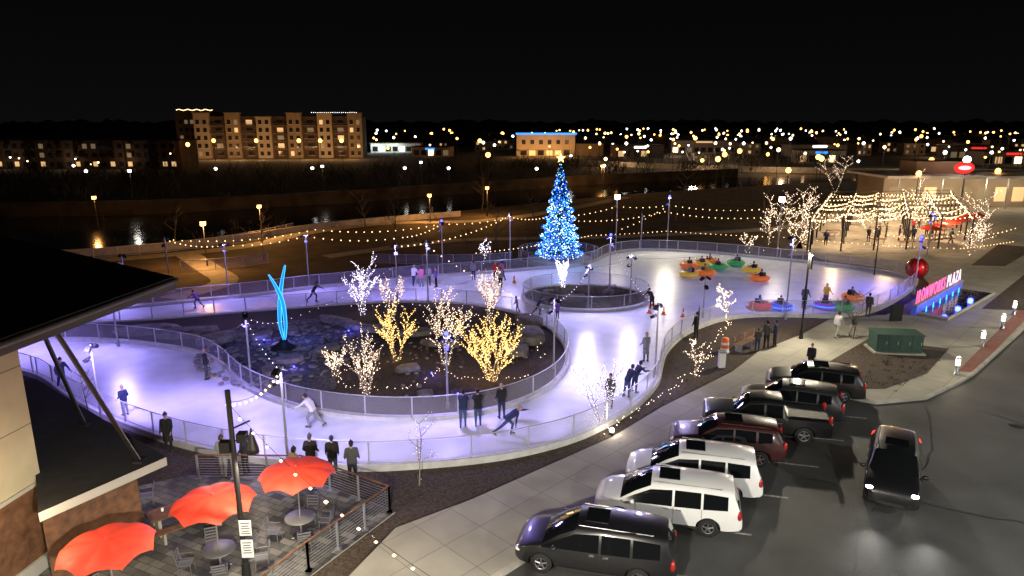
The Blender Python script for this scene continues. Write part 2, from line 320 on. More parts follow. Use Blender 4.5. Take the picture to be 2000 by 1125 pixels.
for x,y,h,p_ in((-30.6,67.2,4.4,2200),(-32,86.4,3.8,2200),(-11.8,98,4,1500),(-3.8,105,4.4,1500),(19.5,150,5,2500),(-58,95,4,500)):
    path_lamp(x,y,h,'amber'); point((x,y-.6,h-.5),(1,.45,.12),p_,.3)
for x,y,h in((11.8,76.6,5.8),(28.5,72.2,6)):
    mb=MB();mb.tube((0,0,0),(0,0,h),.08,.05,'metal',8);mb.box((0,0,h+.15),(.5,.3,.5),'floodface');mb.box((0,0,h+.43),(.56,.36,.05),'metal');mb.obj('street_lamp',(x,y,0))
mb=MB();h=7.4;mb.tube((0,0,0),(0,0,.7),.14,.1,'black',10);mb.tube((0,0,.7),(0,0,h),.07,.055,'black',10);mb.tube((0,0,h-1.2),(-.7,0,h-.9),.03,.03,'black',6);mb.lathe((-.7,0,h-1.3),[(.22,0),(.14,.2),(.04,.4)],'black',12);mb.box((.1,0,h-2.2),(.1,.5,.9),'black');mb.obj('street_lamp',(19.1,43.1,0.1))
mb=MB();h=6.5;mb.tube((0,0,0),(0,0,.9),.16,.12,'black',12);mb.tube((0,0,.9),(0,0,h),.085,.075,'black',12)
mb.tube((0,0,5.3),(.55,0,5.55),.03,.03,'black',6);mb.tube((0,0,4.9),(.55,0,5.1),.03,.03,'black',6)
mb.lathe((.55,0,4.55),[(.02,.75),(.05,.6),(.08,.5),(.17,.16),(.19,0),(.0,.03)],'black',16);mb.sph((.55,0,4.56),.08,'bollardglow',10,6)
mb.box((-.22,0,4.75),(.3,.25,.34),'black');mb.box((.25,.1,5.0),(.26,.3,.26),'black');mb.tube((0,0,4.9),(-.2,0,4.85),.03,.03,'black')
for z_,hh in((2.15,.5),(1.45,.6)):
    mb.box((.16,-.14,z_),(.36,.02,hh),'white')
    for k in range(5): mb.box((.16,-.153,z_+hh/2-.09-k*.085),(.26-.05*(k%2),.004,.025),'black')
mb.obj('lamp_post',(-8.15,18.3,.06),0.05)
for x,y in((25.2,36.5),(30,41.5),(34,45.4),(37.3,48.9),(42,53.5),(46.5,58)):
    mb=MB();mb.lathe((0,0,0),[(.0,0),(.14,0),(.14,.04),(.11,.05),(.11,.55)],'metal',14);mb.lathe((0,0,.55),[(.115,0),(.115,.38)],'bollardglow',14);mb.lathe((0,0,.93),[(.13,0),(.13,.1),(.0,.12)],'metal',14)
    mb.obj('bollard_light',(x,y,.13)); point((x,y,1.25),(1,.84,.62),80,.12)
# ------------------------------------------------------------ string lights
def festoon(name,segs,spacing=.6,r=.05,m='warm',sag=.08):
    mb=MB()
    for pts in segs:
        for a,b in zip(pts[:-1],pts[1:]):
            a=Vector(a);b=Vector(b);L=(b-a).length;n=max(2,int(L/spacing));prev=a
            for i in range(1,n+1):
                t=i/n;p=a.lerp(b,t);p.z-=4*sag*L*t*(1-t)*.5
                mb.tube(prev,p,.008,.008,'black',3,False);prev=p
                mb.tube(p,p-Vector((0,0,.05)),.012,.012,'black',3,False);mb.octa(p-Vector((0,0,.06+r*.6)),r*R.uniform(.85,1.15),m)
    return mb.obj(name)
festoon('string_lights',[[(-30,58.3,4.3),(-23.2,54.2,4.5),(-17.6,57.6,4.7),(-9.3,57.5,4.6),(-6.6,63.5,4.9),(-.2,65.4,5.3)],[(-30,58.3,4.3),(-17.6,60.6,4.8),(-6.6,63.5,4.9)],[(-.2,65.4,5.3),(4,72,4.5),(11.8,76.6,5),(17.5,76,5.2),(28.5,72.2,5.4),(38,74,4.6),(46,76,4)],[(11.8,76.6,2.2),(17.5,76,5.2)],[(28.5,72.2,5.4),(29.5,66,1.5)],[(-.2,65.4,5.4),(-9.3,53.6,4.5)],[(-6.6,52,4.9),(.5,49,1.5)],[(4,72,4.2),(17.5,78,4.2),(30,76,4)],[(34,62,4.2),(44,66,3.6),(52,70,3.5)]],.7,.055)
festoon('string_lights',[[(-13.9,34.2,4.2),(-9.1,25.3,4.6)],[(-13.9,34.2,4.2),(-14.4,41,2.0),(-9.3,53.6,3)],[(2.4,37.2,4.2),(5.8,50.2,3.4),(9.3,52,3.8),(20,48,5.6)],[(-3.2,31.6,3.8),(2.4,37.2,4.2)],[(8.2,56,4.6),(8,36,4.2)]],.9,.022,'coolw',.06)
festoon('string_lights',[[(-8.2,18.3,6.2),(-.8,12.6,4.0)],[(-9.1,25.3,4.6),(-8.2,18.3,6.2)]],.62,.055,'warm',.1)
mb=MB();mb.tube((0,0,0),(0,0,4.1),.06,.05,'darkmetal',8);mb.obj('light_pole',(-.8,12.6,.1))
mb=MB();mb.tube((0,0,0),(0,0,4.3),.06,.05,'darkmetal',8);mb.obj('light_pole',(34,62.6,.1))
festoon('fence_lights',[[(-4,66,1.6),(2,70,1.6),(9,76.5,1.7),(18,79,1.8),(30,74.5,1.8),(38,69,1.9),(44,66,2.1),(52,70,2.1)]],.55,.05,'warm',.01)
def fairy(name,pts,sp,r,m,jit=.15):
    mb=MB();pp=cr_curve(pts,False,sp)
    for p in pp: mb.octa((p.x+R.uniform(-jit,jit),p.y+R.uniform(-jit,jit),.3+R.random()*.15),r,m)
    return mb.obj(name)
fairy('ground_fairy_lights',[(-9.5,36.5),(-9,34.2),(-5.5,34),(-4,36.6),(-2.5,35.2),(1,35.5)],.25,.024,'warmw')
fairy('ground_fairy_lights',[(-12,50.5),(-6,50.5),(-2,47.5),(1.5,43.5),(1.8,39)],.6,.03,'warmw',.3)
fairy('ground_fairy_lights',[(4.2,28.6),(6,30.8),(8.2,33.5),(9.5,35.5),(10.5,36.5)],.25,.026,'warmw',.2)
fairy('ground_fairy_lights',[(10.3,35.7),(12.5,41),(15.3,46)],.3,.028,'warmw',.2)
mb=MB();mb.sph((0,0,.1),.12,'floodface',8,5);mb.tube((0,0,-.1),(0,0,.02),.08,.1,'black');mb.obj('garden_spotlight',(4.6,29.0,.15));point((4.6,28.9,.6),(1,.85,.65),40,.1)
# ------------------------------------------------------------ trees
def bare_tree(x,y,h,wid,stems=4,lm='warmw',dens=.14,br=.03,z=.2,name='birch_tree',r0=.04,up=.80,depth=2,fill=1.0,light=None,bark='bark'):
    mb=MB()
    def grow(p,d,L,r,dep,lvl=0):
        n=5 if lvl==0 else 4;q=p.copy();dd=d.copy()
        for i in range(n):
            dd=(dd+Vector((R.uniform(-.18,.18),R.uniform(-.18,.18),.06))).normalized()
            q2=q+dd*L/n;ra=r*(1-.15*i);rb=r*(1-.15*(i+1));mb.tube(q,q2,ra,rb,bark,6 if dep>1 else 3,False)
            if lm and R.random()<fill:
                c_=L/n/dens*(1.0 if lvl<2 else .65);k=int(c_)+(1 if R.random()<c_-int(c_) else 0)
                for j in range(k):
                    c=q.lerp(q2,(j+R.random())/k)+Vector((R.uniform(-1,1),R.uniform(-1,1),R.uniform(-1,1)))*(ra+.035);mb.octa(c,br*R.uniform(.5,1.15),lm)
            q=q2
            if dep>0 and i>=1:
                for _ in range(2 if (lvl==0 and stems<3) or (lvl==0 and R.random()<.5) else 1):
                    a=R.random()*6.28;side=Vector((math.cos(a),math.sin(a),0));nd=(dd*up+side*(1-up)*2.2).normalized()
                    grow(q,nd,L*R.uniform(.34,.52)*(1-.09*i),r*.5,dep-1,lvl+1)
    for s_ in range(stems):
        a=6.28*s_/stems+R.random();tilt=wid/h*.42*(1 if stems>1 else .12)
        grow(Vector((math.cos(a)*.06*stems**.5,math.sin(a)*.06*stems**.5,0)),Vector((math.cos(a)*tilt,math.sin(a)*tilt,1)).normalized(),h*R.uniform(.68,.86),r0,depth)
    o=mb.obj(name,(x,y,z))
    if light: point((x,y-.2,z+h*.4),light[0],light[1],.5)
    return o
WW=((1,.78,.55));
bare_tree(-6.9,38.6,3.6,2.8,6,'yellow',.085,.028,up=.74,light=((1,.7,.3),40))
bare_tree(-9.9,36.1,1.7,1.3,5,'warmw',.08,.026,depth=2)
bare_tree(-7.6,33.4,3.1,1.6,6,'warmw',.10,.022,up=.75,light=(WW,16))
bare_tree(-3.9,37.8,4.5,2.1,6,'warmw',.10,.025,up=.75,light=(WW,22))
bare_tree(-1.1,35.3,3.6,3.4,9,'yellow',.075,.029,up=.74,light=((1,.7,.3),60))
bare_tree(-11,48.6,4.1,1.8,5,'coolw',.11,.032,up=.76,light=(WW,20))
bare_tree(-8.6,47,3.2,1.5,4,'warmw',.13,.032)
bare_tree(-1.6,46.8,3.8,2.2,5,'warmw',.13,.03,up=.75)
bare_tree(4.4,57.2,2.7,1.4,4,'coolw',.09,.042,light=((.8,.85,1),25))
bare_tree(15.3,46.6,3.2,2.4,1,'warmw',.06,.03,z=.05,name='young_tree',up=.5,depth=3,light=(WW,25))
bare_tree(10.3,36.3,2.6,1.9,1,'warmw',.08,.022,z=.05,name='young_tree',up=.52,light=(WW,25),depth=3)
bare_tree(4.3,30.3,3.4,3.6,4,'coolw',.10,.017,z=.05,name='young_tree',up=.66,r0=.03,depth=3,light=((.8,.75,1),18))
bare_tree(-3.7,24.4,3.0,1.5,1,'warmw',.3,.011,z=.05,name='young_tree',up=.60,r0=.032,depth=3)
bare_tree(-20.9,31.2,2.6,1.6,1,None,.3,.013,z=.05,name='young_tree',up=.6,r0=.035,bark='twig',depth=3)
bare_tree(-2.9,68,2.6,1.6,1,'coolw',.16,.045,z=.05,name='young_tree',up=.6)
bare_tree(22.5,43.0,3.4,1.6,1,None,.3,.02,z=.13,name='young_tree',up=.6,bark='twig',depth=3)
for x,y,h in((26,74.5,2.6),(34,78,5),(44,83,5.2),(54,90,6),(31.5,75,4.4),(37,90,6),(30.5,80,5),(34,86,5.5),(49,72,4),(58,84,6),(70,118,8),(53,76,3.8),(66,140,9),(42,98,6)): bare_tree(x,y,h,h*.7,2,'warmw',.24,.045,z=.0,name='young_tree',depth=2,up=.58)
for i,(x,y,h) in enumerate(((-26,70,6),(-14,80,7),(-20,92,6),(3,92,6),(14,95,7),(-40,80,5),(24,100,8),(-5,112,8),(35,95,7),(-2,78,5))):
    bare_tree(x,y,h,h*.6,1,None,.3,.02,z=0,name='bare_tree',up=.6,r0=.1,depth=3,bark='twig')
# christmas tree
mb=MB();H=10.2;RB=2.35;mb.tube((0,0,0),(0,0,H),.22,.03,'bark',8)
for i in range(9000):
    t=R.random()**1.5*.98;z=.5+t*(H-.6);rr=RB*(1-t)**.93+.06;q=R.uniform(.35,1)**.6;a=R.random()*6.283
    tier=.86+.14*math.cos(z*7);c=Vector((math.cos(a)*rr*q*tier,math.sin(a)*rr*q*tier,z));o_=Vector((math.cos(a),math.sin(a),-.25));s_=Vector((-math.sin(a),math.cos(a),R.uniform(-.4,.4)))*.1
    mb.add([c-s_,c+s_,c+o_*R.uniform(.15,.35)],[(0,1,2)],'needle')
for i in range(3900):
    t=1-(1-R.random())**.5; t=min(t,.985);z=.55+t*(H-.7);rr=RB*(1-t)**.93*(.86+.16*math.cos(z*7))+.1;a=R.random()*6.283;rr*=R.uniform(.78,1.08)
    mb.octa((math.cos(a)*rr,math.sin(a)*rr,z),R.uniform(.03,.06),R.choices(['lblue','lcyan','lwhite'],[4.2,3,2.4])[0])
def star(mb,c,r,m):
    pts=[];
    for i in range(10):
        a=math.pi/2+i*math.pi/5;rr=r if i%2==0 else r*.42;pts.append((c[0]+rr*math.cos(a),c[1],c[2]+rr*math.sin(a)))
    f=(c[0],c[1]-.12,c[2]);b=(c[0],c[1]+.12,c[2]);fs=[]
    for i in range(10): fs+=[(i,(i+1)%10,10),((i+1)%10,i,11)]
    mb.add(pts+[f,b],fs,m)
star(mb,(0,0,H+.35),.5,'yellow')
mb.obj('christmas_tree',(4.9,69.6,0))
point((4.9,66.4,2.5),(.25,.5,1),220,.8);point((4.9,66.9,6.5),(.25,.5,1),50,.5)
mb=MB();mb.lathe((4.9,69.6,0),[(3.4,0),(3.4,.35),(3.1,.36),(0,.36)],'conc',32);mb.obj('tree_base')
tf=[Vector((4.9+4.2*math.cos(a*math.pi/18),71+4.0*math.sin(a*math.pi/18),0)) for a in range(-4,24)];fence('plaza_fence',tf,False,.1,1.1,1.2)
fence('plaza_fence',cr_curve([(-14,68),(-9,67.5),(-4,67.8),(0,69)],False),False,.1,1.0,1.5)
# light sculpture
mb=MB();mb.lathe((0,0,0),[(.9,0),(.8,.25),(.35,.4),(.25,.6)],'darkmetal',16)
def blade(pts,wd,yy):
    n=24;vs=[];
    P=[Vector(p) for p in pts]
    cv=[]
    for i in range(n+1):
        t=i/n*(len(P)-1);k=min(int(t),len(P)-2);u=t-k;a,b,c,d=P[max(k-1,0)],P[k],P[k+1],P[min(k+2,len(P)-1)]
        cv.append(.5*((2*b)+(-a+c)*u+(2*a-5*b+4*c-d)*u*u+(-a+3*b-3*c+d)*u**3))
    for i,c in enumerate(cv):
        t=i/n;ww=wd*(math.sin(math.pi*min(1,t*.9+.06))**.8)+.012
        vs+=[(c.x-ww,c.y-.0,c.z),(c.x,c.y-.06,c.z),(c.x+ww,c.y,c.z),(c.x,c.y+.06,c.z)]
    fs=[]
    for i in range(n):
        for k in range(4): fs.append((i*4+k,i*4+(k+1)%4,(i+1)*4+(k+1)%4,(i+1)*4+k))
    mb.add(vs,fs,'sculpt',False)
    for i in range(n):
        for s_ in(0,2): mb.tube(vs[i*4+s_],vs[i*4+4+s_],.018,.018,'sculptedge',4,False)
blade([(.05,0,.5),(.16,.05,1.6),(.10,0,3.0),(-.2,-.1,4.0),(-.58,-.1,4.75)],.10,0)
blade([(-.0,0,.5),(-.15,-.05,1.6),(-.10,.1,3.0),(.12,.1,4.2),(.40,.1,5.3)],.10,0)
mb.obj('light_sculpture',(-14.35,41,.2));point((-14.2,40.2,3.2),(.05,.3,1),55,.5);point((-13.5,42.2,1.2),(.1,.15,1),50,.4)
# ------------------------------------------------------------ people
def remesh_body(segs,vox=.024):
    mb=MB()
    for a,b,ra,rb,l in segs:
        mb.tube(a,b,ra,rb,'skin',10);mb.sph(a,ra*1.0,'skin',10,6);mb.sph(b,rb*1.0,'skin',10,6)
    me=mb.mesh('t');ob=bpy.data.objects.new('t',me);COL.objects.link(ob);md=ob.modifiers.new('r','REMESH');md.mode='VOXEL';md.voxel_size=vox
    sm=ob.modifiers.new('s','SMOOTH');sm.iterations=4;sm.factor=.5
    dg=bpy.context.evaluated_depsgraph_get();m2=bpy.data.meshes.new_from_object(ob.evaluated_get(dg));bpy.data.objects.remove(ob);return m2
def segd(p,a,b):
    ab=b-a;t=max(0,min(1,(p-a).dot(ab)/max(ab.dot(ab),1e-9)));return (p-(a+ab*t)).length,t
def human(lean=0,arms=((8,8,15),(8,8,15)),legs=((3,4),(-3,4)),coat=False,skates=False,hat=False,headp=0,seat=False,long_hair=False):
    D=math.radians;S=[]
    hip=Vector((0,0,.93));up=Vector((0,math.sin(D(lean)),math.cos(D(lean))));fw=Vector((0,math.cos(D(lean)),-math.sin(D(lean))))
    waist=hip+up*.2;chest=hip+up*.4;shl=hip+up*.52;neck=hip+up*.58;headc=neck+(up*.7+Vector((0,math.sin(D(lean*.5+headp)),math.cos(D(lean*.5+headp))))*.3).normalized()*.15
    for s_ in(-1,1):
        X=Vector((s_,0,0))
        S.append((hip+X*.085,waist+X*.075,.125,.115,'j' ));S.append((waist+X*.075,chest+X*.1,.115,.125,'j'));S.append((chest+X*.1,shl+X*.13,.12,.075,'j'))
    S.append((shl-Vector((.15,0,0)),shl+Vector((.15,0,0)),.075,.075,'j'));S.append((neck-up*.06,headc-up*.02,.062,.055,'s'))
    hands=[];feet=[]
    for s_,(p,ab,el) in zip((-1,1),arms):
        sh=shl+Vector((s_*.19,0,0));p0=D(p)
        d=Vector((s_*math.sin(D(ab)),math.sin(p0)*math.cos(D(ab)),-math.cos(p0)*math.cos(D(ab))));e_=sh+d*.29
        p1=D(p+el);d2=Vector((s_*math.sin(D(ab*.3)),math.sin(p1),-math.cos(p1))).normalized();wr=e_+d2*.25
        S.append((sh,e_,.068,.055,'j'));S.append((e_,wr,.055,.04,'j'));S.append((wr,wr+d2*.07,.033,.034,'s'));hands.append((wr+d2*.05,d2,s_))
    for s_,(p,kn) in zip((-1,1),legs):
        h0=hip+Vector((s_*.095,0,-.04));d=Vector((s_*.03,math.sin(D(p)),-math.cos(D(p))));k=h0+d*.42;p1=D(p-kn);d2=Vector((0,math.sin(p1),-math.cos(p1)));an=k+d2*.40
        S.append((h0,k,.105,.07,'t'));S.append((k,an,.068,.05,'t'))
        fp=D(90) if abs(p-kn)<25 else D(90)+p1*.8
        fd=Vector((s_*.1,math.sin(fp) ,-math.cos(fp))).normalized() if not seat else Vector((0,.9,.3)).normalized()
        heel=an+d2*.05;S.append((heel-fd*.04,heel+fd*.17,.048,.04,'f'));feet.append((heel,fd))
    if coat:
        for i in range(8):
            a=i*math.pi/4;S.append((hip+Vector((.09*math.cos(a),.05*math.sin(a),.05)),hip+Vector((.17*math.cos(a),.14*math.sin(a),-.42)),.08,.05,'j'))
    me=remesh_body(S)
    me.materials.clear()
    for k in('jacket','trouser','shoe','skin'): me.materials.append(M[k])
    idx={'j':0,'t':1,'f':2,'s':3}
    for pl in me.polygons:
        c=pl.center;best=9;bl='j'
        for a,b,ra,rb,l in S:
            dd,t=segd(c,a,b);dd-=(ra+(rb-ra)*t)
            if dd<best: best=dd;bl=l
        if bl=='j' and not coat and c.z<hip.z-.07: bl='t'
        pl.material_index=idx[bl];pl.use_smooth=True
    hb=MB();hb.mi('jacket');hb.mi('trouser');hb.mi('shoe');hb.mi('skin');hb.mi('hair')
    rot=Matrix.Rotation(-D(lean*.5+headp),4,'X');T=lambda v:headc+rot@Vector(v)
    hb.sph(T((0,0,.02)),1,'skin',14,10,(.077,.095,.118),rot);hb.sph(T((0,.03,-.045)),1,'skin',10,8,(.058,.062,.065),rot)
    hb.tube(T((0,.09,.03)),T((0,.118,-.005)),.008,.017,'skin',6)
    for s_ in(-1,1): hb.sph(T((s_*.03,.086,.025)),.012,'eye',6,5);hb.sph(T((s_*.079,0,.005)),1,'skin',6,5,(.012,.022,.032),rot)
    hb.box(T((0,.09,-.045)),(.045,.012,.009),'cloth_red',mtx=rot)
    hb.sph(T((0,-.014,.04)),1,'hair',14,8,(.088,.1,.115),rot,(0,.52));hb.sph(T((0,-.035,.02)),1,'hair',12,8,(.084,.085,.11),rot)
    if hat: hb.sph(T((0,-.005,.05)),1,'hair',12,6,(.095,.11,.12),rot,(0,.5));hb.sph(T((0,0,.18)),.03,'hair',8,6)
    if long_hair: hb.sph(T((0,-.07,-.1)),1,'hair',10,8,(.08,.045,.16),rot)
    for wr,d2,s_ in hands:
        d2=d2.normalized();sd=Vector((0,1,0)) if abs(d2.y)<.8 else Vector((s_,0,0));sd=(sd-d2*sd.dot(d2)).normalized();inn=Vector((-s_,0,0))if abs(d2.y)<.8 else Vector((0,0,-1))
        for k,L in enumerate((.062,.075,.08,.07)):
            b=wr+d2*.05+sd*(.027-.018*k);m1=b+d2*L*.55+inn*.008;hb.tube(b,m1,.0095,.009,'skin',5);hb.tube(m1,m1+d2*L*.4+inn*.024,.009,.007,'skin',5)
        b=wr+d2*.01+sd*.028;m1=b+sd*.028+d2*.03;hb.tube(b,m1,.012,.01,'skin',5);hb.tube(m1,m1+d2*.03+inn*.008,.01,.008,'skin',5)
    if skates:
        for heel,fd in feet:
            a=heel+Vector((0,0,-.06));hb.box(a+fd*.07,(.012,.28,.05),'metal',mtx=Matrix.Rotation(math.asin(max(-1,min(1,fd.z))),4,'X'))
    h2=hb.mesh('h')
    bm=bmesh.new();bm.from_mesh(me);bm.from_mesh(h2)
    zmin=min(v.co.z for v in bm.verts) if not seat else 0
    for v in bm.verts: v.co.z-=zmin
    out=bpy.data.meshes.new('person');bm.to_mesh(out);bm.free();
    for n in hb.mats: out.materials.append(M[n])
    return out
POSE=dict(
 stand=human(arms=((10,8,25),(5,8,20))),
 pocket=human(lean=2,arms=((-10,14,60),(-10,14,60)),hat=True),
 coat=human(arms=((12,8,40),(5,8,20)),coat=True,hat=True),
 leanf=human(lean=28,arms=((45,6,45),(45,6,45)),legs=((-8,4),(4,6)),headp=-15),
 walk=human(lean=5,arms=((-22,6,20),(22,6,25)),legs=((24,6),(-16,14))),
 skate=human(lean=32,arms=((50,20,15),(-35,25,20)),legs=((35,45),(-28,20)),skates=True,headp=-20),
 glide=human(lean=12,arms=((20,22,20),(10,25,25)),legs=((14,20),(-10,18)),skates=True,hat=True),
 bend=human(lean=58,arms=((75,15,10),(-25,30,15)),legs=((40,50),(-48,10)),skates=True,headp=-30),
 wave=human(arms=((8,8,15),(165,20,15)),legs=((3,4),(-3,4))),
 sit=human(lean=-5,arms=((45,12,35),(45,12,35)),legs=((85,60),(85,60)),seat=True,hat=True),
 girl=human(lean=4,arms=((15,15,50),(15,15,50)),long_hair=True,skates=True))
HAIR=['cloth_black','hair','cloth_dgrey','cloth_tan','cloth_black','cloth_navy']
def person(pose,x,y,rz,j='black',t='black',sc_=1,z=.1,hair=None):
    o=link('person',POSE[pose],(x,y,z),math.radians(rz),sc_)
    for i,mm in((0,CL[j]),(1,CL[t]),(4,M[hair or R.choice(HAIR)])):
        o.material_slots[i].link='OBJECT';o.material_slots[i].material=mm
    return o
PL=[('glide',-24,34.2,-120,'navy','navy'),('pocket',-18.9,31,60,'navy','grey',.85),('coat',-14.9,27.2,-170,'black','black'),
('pocket',-8.1,25.1,0,'black','black'),('stand',-7.2,25.0,15,'black','dgrey'),('pocket',-6.3,24.5,10,'dgrey','black'),('pocket',-8.4,24.0,-30,'tan','dgrey'),
('pocket',-11.6,25.0,-10,'grey','grey'),('stand',-10.8,25.2,90,'black','black'),
('leanf',-2.3,29.7,0,'navy','jean'),('leanf',-1.6,29.8,5,'black','jean'),('stand',-.5,30.6,20,'black','navy'),('skate',-9.3,29.6,80,'white','grey'),('bend',-.2,28.7,-75,'navy','jean'),
('stand',4.9,31.9,160,'dgrey','black'),('leanf',6.0,33.3,-60,'navy','jean'),('leanf',6.5,33.9,-70,'navy','navy'),('coat',8.0,38.7,20,'grey','dgrey'),('wave',12.2,43.3,40,'black','black'),
('walk',21.6,43.4,-60,'white','pale'),('walk',22.7,43.5,170,'dgrey','pale'),('stand',17.2,37.2,150,'black','black',.9),('stand',16.7,41.4,60,'navy','black'),('pocket',16.1,41.2,10,'dgrey','black'),('pocket',15.4,40.8,0,'dgrey','navy',.8),
('leanf',10.7,50.5,120,'black','black'),('stand',-1.5,60.2,10,'red','black'),('walk',-.9,60.4,40,'pink','navy'),('glide',.4,49.4,90,'purple','navy',.7),('skate',1.9,48.8,-90,'navy','navy',.85),
('stand',-7.9,58,20,'pink','grey'),('stand',-7.3,58.3,0,'grey','black'),('glide',-8.6,58.2,-20,'white','navy'),('stand',-6.6,57.7,90,'purple','black'),('stand',26.2,48.4,-40,'dgrey','dgrey'),('girl',22.4,50.6,170,'dgrey','black'),('girl',24.4,51.4,180,'yellow','purple'),
('skate',-24.2,50.8,80,'purple','navy',.85),('skate',-15.8,52.6,-90,'navy','navy'),('stand',-17,35.8,-60,'black','dgrey'),('stand',3.3,47.8,10,'purple','black',.7),('stand',-1,57.6,0,'grey','black'),('pocket',-3.5,60.5,0,'grey','navy')]
for p_ in PL:
    p_=list(p_);x,y=p_[1],p_[2]
    k=p_[6] if len(p_)>6 else 1
    person(p_[0],x,y,p_[3],p_[4],p_[5],k)
def bumper(x,y,col,rz,jc):
    mb=MB();n=20
    prof=[(.62+.27*math.cos(a),.32+.24*math.sin(a)) for a in [i*2*math.pi/10 for i in range(11)]]
    mb.lathe((0,0,0),prof,'bump_'+col,n);mb.lathe((0,0,0),[(.6,.35),(.58,.5),(.45,.52),(.4,.25),(0,.25)],'plastic',n)
    mb.lathe((0,0,0),[(.905,.3),(.915,.34),(.905,.38)],'lblue' if col in('blue','purple') else 'bump_'+col,n)
    mb.box((0,-.38,.6),(.5,.14,.5),'plastic',taper=.8);mb.box((0,-.12,.34),(.45,.45,.14),'plastic')
    for s_ in(-1,1): mb.tube((s_*.34,.1,.45),(s_*.34,.25,.75),.02,.02,'metal',6);mb.sph((s_*.34,.25,.77),.04,'black',6,5)
    o=mb.obj('bumper_car',(x,y,.1),rz)
    q=person('sit',x,y,0,jc,'black',.85,z=-.1);q.rotation_euler=(0,0,rz);q.location=(x+math.sin(rz)*.1,y-math.cos(rz)*.1,.1-.42)
for i,(x,y,c) in enumerate([(17.4,65.9,'orange'),(16.4,61.8,'yellow'),(18.2,62.5,'orange'),(20.1,67.7,'orange'),(20.1,65.2,'green'),(22.4,67,'green'),(22.9,63.8,'yellow'),(22.4,60.2,'orange'),(19.1,50.6,'red'),(20.5,50.3,'blue'),(24,50.6,'purple'),(27.4,53.1,'orange'),(18.8,66.6,'yellow'),(25.2,50.3,'green')]):
    bumper(x,y,c,R.random()*6.28,R.choice(['red','black','navy','grey','yellow']))
for x,y in((10.3,49.4),(11.3,49),(12.6,48.4),(11,51.5),(-1,58.8),(.2,59.4)):
    mb=MB();mb.box((0,0,.02),(.36,.36,.04),'orange');mb.lathe((0,0,.04),[(.14,0),(.1,.22)],'orange',10);mb.lathe((0,0,.26),[(.1,0),(.07,.14)],'white',10);mb.lathe((0,0,.4),[(.07,0),(.03,.28),(0,.28)],'orange',10);mb.obj('traffic_cone',(x,y,.1))
# ------------------------------------------------------------ vehicles
def finish_car(mb,name,wheels,wr,W):
    me=mb.mesh(name);ob=link('tmpcar',me);cuts=MB()
    for x in wheels: 
        for s_ in(-1,1): cuts.tube((x,s_*(W/2-.30),wr),(x,s_*(W/2+.2),wr),wr+.07,wr+.07,'plastic',28)
    cm=cuts.mesh('c');cb=link('cut',cm)
    bm=bmesh.new();bm.from_mesh(me);bmesh.ops.remove_doubles(bm,verts=bm.verts,dist=.0005);bmesh.ops.recalc_face_normals(bm,faces=bm.faces);bm.to_mesh(me);bm.free()
    bm=bmesh.new();bm.from_mesh(cm);bmesh.ops.remove_doubles(bm,verts=bm.verts,dist=.0005);bmesh.ops.recalc_face_normals(bm,faces=bm.faces);bm.to_mesh(cm);bm.free()
    md=ob.modifiers.new('b','BOOLEAN');md.object=cb;md.operation='DIFFERENCE';md.solver='EXACT'
    dg=bpy.context.evaluated_depsgraph_get();m2=bpy.data.meshes.new_from_object(ob.evaluated_get(dg))
    bpy.data.objects.remove(ob);bpy.data.objects.remove(cb)
    bm=bmesh.new();bm.from_mesh(m2)
    for f in bm.faces:f.smooth=True
    for e_ in bm.edges:
        if len(e_.link_faces)==2 and (e_.calc_face_angle(0)>math.radians(32) or e_.link_faces[0].material_index!=e_.link_faces[1].material_index): e_.smooth=False
    return bm,[m.name for m in m2.materials]
def loft(mb,st):
    rings=[]
    for s_ in st:
        x,zb,zl,zt,w,wr_=s_[:6];g=s_[6]
        if g: up_=[(wr_+.05+(w*.975-wr_)*.1,zt-.17),(wr_+.01,zt-.06),(wr_*.86,zt),(0,zt+.035)]
        else: up_=[(w*.95,zl+(zt-zl)*.45),(wr_+.03,zt-.015),(wr_*.8,zt+.01),(0,zt+.035)]
        half=[(w*.86,zb),(w*.97,zb+.1),(w*1.005,zb+(zl-zb)*.55),(w*.975,zl)]+up_
        rings.append([(x,-a,b) for a,b in half]+[(x,a,b) for a,b in half[:-1]][::-1])
    n=len(rings[0]);vs=[v for r in rings for v in r]
    for i in range(len(rings)-1):
        band_=st[i][7] if len(st[i])>7 else None
        for k in range(n):
            k2=(k+1)%n;a=i*n+k;b=i*n+k2;c=(i+1)*n+k2;d=(i+1)*n+k
            m='paint'
            side=k in(3,n-5);top=5<=k<=n-7
            if side and (band_ in('side','both')): m='glass'
            if top and band_ in('top','both'): m='glass'
            if k==n-1 or k in(0,n-2): m='plastic'
            mb.add([vs[a],vs[b],vs[c],vs[d]],[(0,1,2,3)],m)
    for r,fl in((rings[0],0),(rings[-1],1)):
        mb.add(r,[tuple(range(n)) if not fl else tuple(range(n))[::-1]],'paint')
